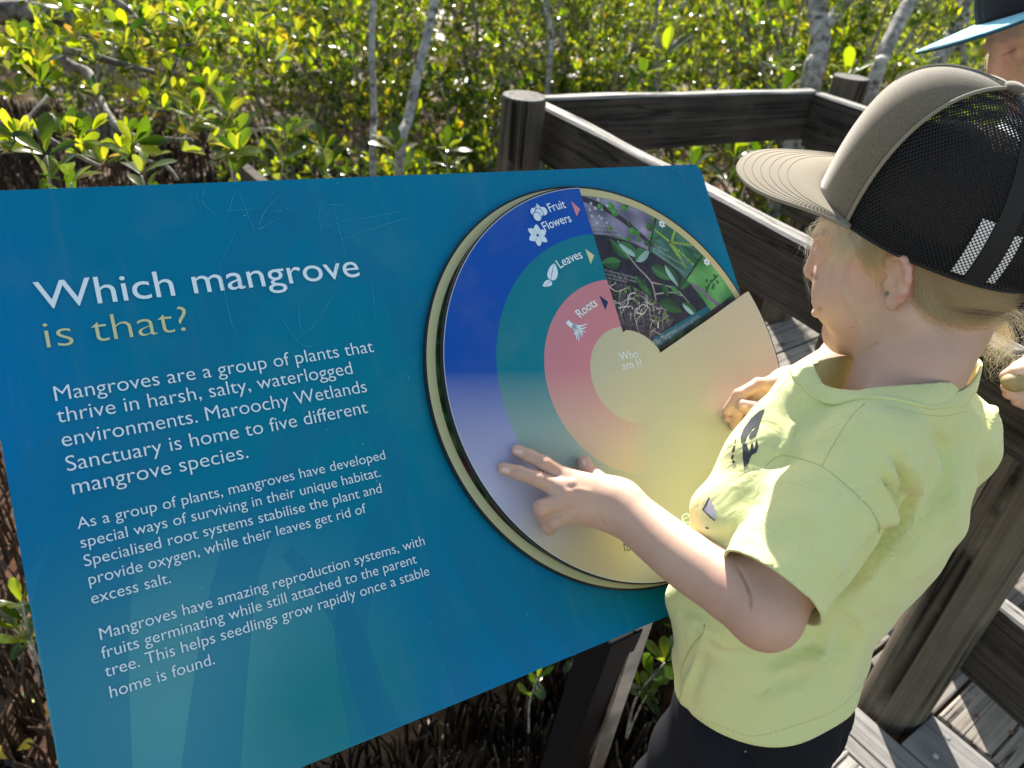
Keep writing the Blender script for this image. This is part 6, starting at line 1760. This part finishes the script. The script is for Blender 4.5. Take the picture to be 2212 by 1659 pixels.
for x, y, sc, row in spots:
    if row == 0: continue
    if row == 1 and x < 0.3: continue
    if row == 0 and x > 0.2 and y < 3.4: continue
    f = rp.choice([0, 0, 1]) if row < 2 else rp.choice([1, 2, 3, 4])
    dist = ['in the nearest row', 'in the second row', 'in the third row', 'in the fourth row', 'far back', 'very far back', 'at the far edge'][row]
    if row == 0 and -0.9 <= x < 0.1: continue
    k = (LOOK[f], where(x, y), dist); cnt[k] = cnt.get(k, 0) + 1
    lab = f'{LOOK[f]} {k[1]} {dist}' + ('' if cnt[k] == 1 else [', left one', ', far left one', ', smallest one', ', half hidden one'][min(cnt[k] - 2, 3)])
    mangrove((x, y, mud_z(x, y)), f, rp.uniform(0, 6.28), sc, lab)

for k, (x, y) in enumerate(((-.62, 2.05), (-.12, 2.2), (.36, 1.75), (.3, 2.3), (-.3, 1.6), (-.8, 4.3), (-.15, 4.7), (-1.5, 4.6), (-.55, 5.3), (.25, 5.5))):  # the first five are added, mostly unseen, to shade the mud below
    mangrove((x, y, mud_z(x, y)), 0, k * 1.3, (.9, .95, .5, .9, .55, .7, .8, .7, 1.0, 1.0)[k], ['low mangrove bush in the shade under the left of the panel', 'low mangrove bush in the shade under the middle of the panel', 'low mangrove bush in the shade by the steel sign leg', 'low mangrove bush at the foot of the diagonal rail', 'low mangrove bush behind the panel', 'loose mangrove bush by the slim straight trunk', 'loose mangrove bush right of the leaning slim trunk', 'loose mangrove bush above the sign heading', 'bushy mangrove between the two slim pale trunks', 'bushy mangrove just left of the round corner post'][k])

# trees with pale trunks standing up through the bushes
BARKD = NT('grey_brown_bark'); co = BARKD.coord(); n1 = BARKD.noise(co, 26, 5, 0.65); BARKD.base(BARKD.ramp(n1, [(0.36, (0.03, 0.026, 0.022)), (0.5, (0.11, 0.1, 0.088)), (0.66, (0.23, 0.215, 0.19))])); BARKD.set(Roughness=0.85); BARKD.bump(n1, 0.6, 0.005)
def trunk_tree(name_label, specs, leaves, seed):
    """specs: list of (photo polyline with depth, radius start, radius end)"""
    rn = random.Random(seed); b0 = specs[0][0][0]; base = W(*b0)
    tr = thing('mangrove_tree', name_label, 'tree', base, group='mangroves behind the sign')
    for k, (pl, r0, r1) in enumerate(specs):
        P = [W(*p) - base for p in pl]
        if k == 0: P = [Vector((P[0].x + .03, P[0].y, mud_z(base.x, base.y) - base.z - .1))] + P
        C = catmull(P, 6); bm = bmesh.new(); m = len(C)
        C = [c + Vector((math.sin(i * 1.7 + seed), math.cos(i * 1.3 + seed), 0)) * r0 * .05 for i, c in enumerate(C)]
        tube(bm, C, [(r0 + (r1 - r0) * i / (m - 1)) * (1 + .03 * math.sin(i * 2.1 + seed)) for i in range(m)], 12)
        meshobj('trunk' if k == 0 else 'limb', bmmesh('trunk' if k == 0 else 'limb', bm, BARKD.m if seed == 8 else BARK), tr)
    lv = Leaves(); bm = bmesh.new()
    for (a, b, d, L, k, up) in leaves:
        p = W(a, b, d) - base; ax = Vector((rn.uniform(-.6, .6), rn.uniform(-.6, .4), up)); lv.rosette(p, ax, k, L, True, (20, 70), rn)
    if lv.n: meshobj('crown', lv.mesh('crown'), tr)
    return tr
def puff(x, y, d, n, sx, sy, L, rn):
    return [(x + rn.gauss(0, sx), y + rn.gauss(0, sy), d + rn.gauss(0, .15), L, rn.randint(5, 8), rn.uniform(.3, 1.2)) for _ in range(n)]
trunk_tree('slim straight pale mangrove trunk left of the leaning one', [([(806, 372, 3.5), (808, 250, 3.52), (803, 120, 3.55), (806, 0, 3.6), (812, -160, 3.7), (800, -500, 3.9)], .017, .014)], puff(812, -420, 3.8, 40, 120, 90, .07, rp), 1)
trunk_tree('slim leaning pale mangrove trunk above the middle of the panel', [([(864, 372, 3.3), (884, 250, 3.35), (905, 150, 3.4), (925, 70, 3.45), (938, 0, 3.5), (960, -200, 3.6), (940, -500, 3.8)], .024, .018)], puff(940, -430, 3.8, 40, 120, 90, .07, rp), 2)
trunk_tree('thick forked pale trunk between the far corner post and the cap', [([(1748, 190, 4.3), (1762, 140, 4.3), (1772, 80, 4.3), (1764, 20, 4.35), (1755, -60, 4.4), (1720, -300, 4.6)], .062, .05), ([(1780, 60, 4.3), (1812, 20, 4.35), (1850, -30, 4.4), (1930, -200, 4.6)], .036, .026)], puff(1740, -330, 4.6, 60, 200, 90, .07, rp), 3)
trunk_tree('leaning mottled pale trunk just left of the brown cap', [([(1880, 205, 3.7), (1900, 140, 3.75), (1930, 70, 3.8), (1962, 10, 3.85), (2000, -60, 3.9), (2080, -300, 4.1)], .033, .038)], puff(2050, -330, 4.2, 50, 160, 90, .07, rp), 4)
trunk_tree('dark leaning trunk under the tip of the blue brim', [([(2010, 175, 4.6), (2040, 110, 4.6), (2070, 50, 4.65), (2096, -20, 4.7), (2180, -260, 4.9)], .045, .045), ([(2080, 150, 4.8), (2075, 90, 4.8), (2090, 20, 4.8), (2120, -80, 4.9)], .03, .028)], puff(2120, -300, 4.9, 40, 160, 90, .07, rp), 5)
trunk_tree('thin grey stem above the round corner post', [([(1185, 170, 4.4), (1192, 80, 4.4), (1180, 0, 4.4), (1185, -200, 4.6)], .016, .012)], puff(1190, -250, 4.6, 25, 120, 60, .07, rp), 6)
trunk_tree('thin grey stem above the far rail', [([(1420, 150, 5.0), (1412, 70, 5.0), (1420, 0, 5.0), (1405, -200, 5.2)], .018, .014)], puff(1400, -250, 5.2, 25, 120, 60, .07, rp), 7)
# big old tree at the upper left, its grey limbs hanging low over the mud
zb = lambda x, y, d: (x * .3472, y * .3472, d)
rl_ = random.Random(31); lf = []
for (x, y, sx, sy, n, d, L) in ((150, 60, 120, 60, 26, 2.3, .05), (60, 150, 70, 60, 12, 1.9, .05), (40, 330, 40, 30, 7, 1.55, .048), (330, 110, 120, 60, 30, 2.5, .05), (140, 290, 70, 30, 8, 1.75, .048), (250, 330, 70, 35, 9, 1.8, .048), (420, 60, 110, 50, 26, 2.7, .05), (440, 260, 60, 40, 9, 2.1, .056), (560, 120, 110, 70, 26, 2.9, .05), (330, 215, 90, 35, 12, 2.3, .048), (490, 330, 40, 30, 6, 2.0, .06), (640, 60, 80, 50, 18, 3.1, .05)):
    for _ in range(int(n * (1.8 if y < 160 else 1.1))): lf.append((x + rl_.gauss(0, sx * .6), y + rl_.gauss(0, sy * .6), d + rl_.gauss(0, .12), L * rl_.uniform(.85, 1.2), rl_.randint(5, 8), rl_.uniform(.2, 1.2)))
trunk_tree('old spreading mangrove with curved grey limbs at the top left', [
    ([(-420, 260, 2.6), (-250, 90, 2.5), (-80, 40, 2.45), (60, 25, 2.4), (180, 55, 2.4)], .05, .028),
    ([zb(180, 160, 2.4), zb(430, 395, 2.25), zb(545, 450, 2.2), zb(595, 560, 2.15), zb(655, 690, 2.1), zb(750, 805, 2.05), zb(880, 868, 2.0), zb(1040, 872, 2.0), zb(1195, 880, 2.0)], .015, .008),
    ([zb(-120, 780, 1.75), zb(0, 772, 1.72), zb(130, 775, 1.7), zb(290, 855, 1.68), zb(440, 945, 1.68), zb(620, 1035, 1.7)], .008, .0045),
    ([zb(150, 775, 1.7), zb(190, 720, 1.72), zb(260, 640, 1.75), zb(332, 545, 1.8)], .006, .0035),
    ([zb(620, -60, 2.5), zb(800, 60, 2.5), zb(880, 160, 2.5), zb(980, 255, 2.5), zb(1090, 295, 2.5), zb(1200, 270, 2.55)], .009, .005),
    ([zb(380, -40, 2.3), zb(470, 60, 2.3), zb(560, 130, 2.35), zb(760, 150, 2.4), zb(930, 150, 2.45)], .011, .005),
    ([zb(860, 455, 2.3), zb(930, 560, 2.3), zb(1010, 690, 2.3), zb(1060, 480, 2.35), zb(1110, 350, 2.4)], .006, .005),
    ([zb(840, 860, 2.05), zb(900, 990, 2.0), zb(1030, 1030, 2.0), zb(1110, 1120, 2.0)], .006, .004),
    ([zb(-60, 330, 2.2), zb(200, 300, 2.2), zb(500, 330, 2.3), zb(760, 400, 2.35), zb(960, 450, 2.4)], .014, .008)], lf, 8)

# seedlings: a thin stem with a few big leaves
def seedling_mesh(seed, hgt, k, L):
    rn = random.Random(seed); lv = Leaves(); bm = bmesh.new(); P = [Vector((0, 0, -.05)), Vector((rn.uniform(-.02, .02), rn.uniform(-.02, .02), hgt * .5)), Vector((rn.uniform(-.04, .04), rn.uniform(-.04, .04), hgt))]
    C = catmull(P, 5); tube(bm, C, [.005 * (1 - .5 * i / (len(C) - 1)) for i in range(len(C))], 6)
    for j in range(3):
        q = C[-1 - j * 2]; lv.rosette(q, Vector((rn.uniform(-.2, .2), rn.uniform(-.2, .2), 1)), k if j == 0 else 3, L * (1 - .1 * j), True, (25, 80), rn)
    return lv.mesh('leaves'), bmmesh('stem', bm, BARK)
SEED = [seedling_mesh(40 + i, h_, k, L) for i, (h_, k, L) in enumerate(((.35, 6, .10), (.5, 7, .12), (.28, 5, .085), (.62, 8, .13)))]
def seedling(a, b, form, label, zt=None, sc=1.0, top=None):
    """seedling whose crown shows at photo position a, b at depth top"""
    p = W(a, b, top); z = mud_z(p.x, p.y); h_ = (.35, .5, .28, .62)[form]
    s_ = thing('mangrove_seedling', label, 'seedling', (p.x, p.y, max(z, p.z - h_ * sc)), (0, 0, rp.uniform(0, 6.28)), 'young mangroves on the mud'); s_.scale = (sc, sc, sc)
    meshobj('leaves', SEED[form][0], s_); meshobj('stem', SEED[form][1], s_)
for a, b, f, d, sc, lab in ((480, 215, 3, 2.35, .8, 'tall seedling with upright broad leaves above the sign heading'), (505, 320, 1, 2.1, .8, 'dark seedling with drooping leaves right of the curved grey limb'), (75, 345, 0, 1.45, .75, 'pale leaved seedling at the upper left corner of the panel'), (300, 372, 2, 1.6, .8, 'small bright seedling peeping over the panel edge'), (165, 385, 0, 1.5, .7, 'grey green seedling low over the panel edge at the left'), (600, 300, 1, 2.6, .8, 'glossy seedling left of the slim trunks'),
                            (1440, 120, 3, 3.6, 1.0, 'broad leaved seedling standing high above the far rail'), (1370, 165, 1, 3.5, .9, 'broad leaved seedling just over the far rail'), (1840, 165, 3, 3.3, .9, 'bright broad leaved seedling behind the far corner post'), (1700, 160, 1, 3.4, .9, 'seedling with wide leaves left of the far corner post'), (2000, 140, 1, 3.2, .7, 'yellow green seedling above the brown cap'),
                            (1500, 320, 1, 3.0, .9, 'dark seedling under the far rail'), (1580, 345, 3, 2.9, .8, 'leafy seedling below the far rail near the cap brim'), (1640, 310, 0, 2.9, 1.0, 'seedling under the far rail by the brim'), (1400, 300, 0, 3.1, .9, 'seedling between far rail and diagonal rail'), (1220, 350, 2, 2.5, .9, 'small seedling at the foot of the corner post'), (880, 330, 1, 2.8, .8, 'seedling at the foot of the leaning trunk'), (700, 330, 0, 2.6, .9, 'seedling beside the slim straight trunk'), (980, 330, 2, 2.9, 1.0, 'seedling left of the corner post'),
                            (62, 1320, 2, 1.6, .9, 'seedling by the left edge of the panel in the mud'), (30, 1345, 2, 1.7, .7, 'small seedling half out of view at the left'), (1245, 1390, 2, 1.75, .6, 'shaded seedling under the sign by the leg'), (1290, 1470, 2, 1.8, .7, 'shaded seedling behind the steel leg'), (1405, 1420, 0, 1.75, .8, 'shaded seedling between leg and child'), (1160, 1480, 2, 1.85, .6, 'shaded seedling below the lower panel edge'), (1385, 1490, 2, 1.8, .6, 'tiny shaded seedling right of the steel leg')):
    seedling(a, b, f, lab, None, sc, d)

# breathing roots: the nearest as things of their own, the rest as one mass
def peg_mesh(seed):
    rn = random.Random(seed); bm = bmesh.new(); h_ = rn.uniform(.10, .2); P = [Vector((0, 0, -.06)), Vector((rn.uniform(-.01, .01), rn.uniform(-.01, .01), h_ * .5)), Vector((rn.uniform(-.025, .025), rn.uniform(-.025, .025), h_))]
    C = catmull(P, 6); m = len(C); tube(bm, C, [.0052 * (1 - .5 * i / (m - 1)) * (1 + .16 * math.sin(i * 2.7 + seed)) for i in range(m - 1)] + [.0012], 7)
    me = bmmesh('breathing_root', bm, ROOT); me.polygons.foreach_set('use_smooth', [True] * len(me.polygons)); return me
PEGS = [peg_mesh(60 + i) for i in range(9)]
panel_px = [PX(SM @ Vector((x, y, 0))) for x, y in ((-.627, .277), (.246, .277), (.246, -.283), (-.627, -.283))]
def in_poly(x, y, P):
    c = False; n = len(P)
    for i in range(n):
        a, b = P[i], P[(i + 1) % n]
        if (a[1] > y) != (b[1] > y) and x < (b[0] - a[0]) * (y - a[1]) / (b[1] - a[1]) + a[0]: c = not c
    return c
cand = []
for k in range(60000):
    y = rp.uniform(.5, 6.5) if k % 3 else rp.uniform(.5, 3.2); x = rp.uniform(-.75 * y - .8, .75 * y + .3)
    dens = 0.5 + 0.5 * math.sin(x * 2.1 + 1) * math.cos(y * 1.7 + .5) + 0.35 * math.sin(x * 5.3 + y * 4.1)
    dens = max(dens, 0.34) if y > 2.2 else (0.4 if x > -.55 else min(max(dens, .06), .16))
    if rp.random() > dens: continue
    z = mud_z(x, y); a, b = PX((x, y, z + .1)); near = not (-80 < a < 2290 and -60 < b < 1740)
    if near or in_poly(a, b, panel_px) or (a > 1440 and b > 350): continue
    if a > 1150 and b < 380 : continue
    cand.append((y * y + x * x, x, y, z))
cand.sort(); cand = cand[:15000]
for k, (d, x, y, z) in enumerate(cand[:290]):
    o = meshobj('breathing_root', PEGS[k % 9]); o.location = (x, y, z); o.rotation_euler = (rp.uniform(-.15, .15), rp.uniform(-.15, .15), rp.uniform(0, 6.28)); s_ = rp.uniform(.7, 1.35); o.scale = (s_ * rp.uniform(.8, 1.2),) * 2 + (s_,)
    tag(o, 'dark pencil thin breathing root sticking up out of the wet mud', 'mangrove root', 'breathing roots on the near mud')
VV = []; FF = []
pv = [(np.array([v.co[:] for v in m.vertices]), [tuple(p.vertices) for p in m.polygons]) for m in PEGS]
for k, (d, x, y, z) in enumerate(cand[290:]):
    v, f = pv[k % 9]; a = rp.uniform(0, 6.28); s_ = rp.uniform(.7, 1.5); c_, n_ = math.cos(a), math.sin(a); b = len(VV)
    VV += [(x + s_ * (p[0] * c_ - p[1] * n_) + rp.uniform(-.001, .001), y + s_ * (p[0] * n_ + p[1] * c_), z + s_ * p[2]) for p in v]; FF += [tuple(i + b for i in q) for q in f]
tag(pymesh('breathing_roots', VV, FF, ROOT), 'mass of thin dark breathing roots on the mud further back', 'mangrove roots', kind='stuff')
# fallen leaves on the mud
FALL = plain('yellow_fallen_leaf', (0.72, 0.48, 0.02, 1), 0.45, Subsurface_Weight=0.1); FALP = plain('pale_fallen_leaf', (0.55, 0.6, 0.25, 1), 0.45)
for a, b, L, mat, lab in ((86, 1520, .05, FALL, 'bright yellow fallen leaf on the mud beside the panel edge'), (4, 1605, .05, FALL, 'yellow fallen leaf at the lower left corner'), (22, 1590, .04, FALL, 'folded yellow leaf among roots at the lower left'), (35, 1495, .03, FALP, 'pale green fallen leaf on the brown mud'), (56, 1478, .035, FALP, 'curled pale leaf left of the yellow one')):
    p = Wz(a, b, MUDZ + .06); lv = Leaves(); d = Vector((rp.uniform(-1, 1), rp.uniform(-1, 1), .3)).normalized(); lv.leaf(Vector((0, 0, 0)), d, Vector((0.2, -.3, 1)).normalized(), L * 1.3, L * .7, .2, .3)
    me = lv.mesh('fallen_leaf'); me.materials.clear(); me.materials.append(mat); o = meshobj('fallen_leaf', me); o.location = (p.x, p.y, mud_z(p.x, p.y) + .05); tag(o, lab, 'leaf')
# the far edge of the thicket closes the view
lv = Leaves(); rn = random.Random(77)
for k in range(5200):
    y = rn.uniform(15, 26); x = rn.uniform(-.8 * y, .8 * y); z = MUDZ + abs(rn.gauss(0, .9)) + rn.uniform(0, 1.2); lv.rosette(Vector((x, y, z)), Vector((rn.uniform(-.6, .6), rn.uniform(-.8, .3), 1)), 6, .16, False, rn=rn)
tag(meshobj('far_thicket', lv.mesh('far_thicket')), 'distant mass of mangrove foliage closing the view', 'thicket', kind='stuff')
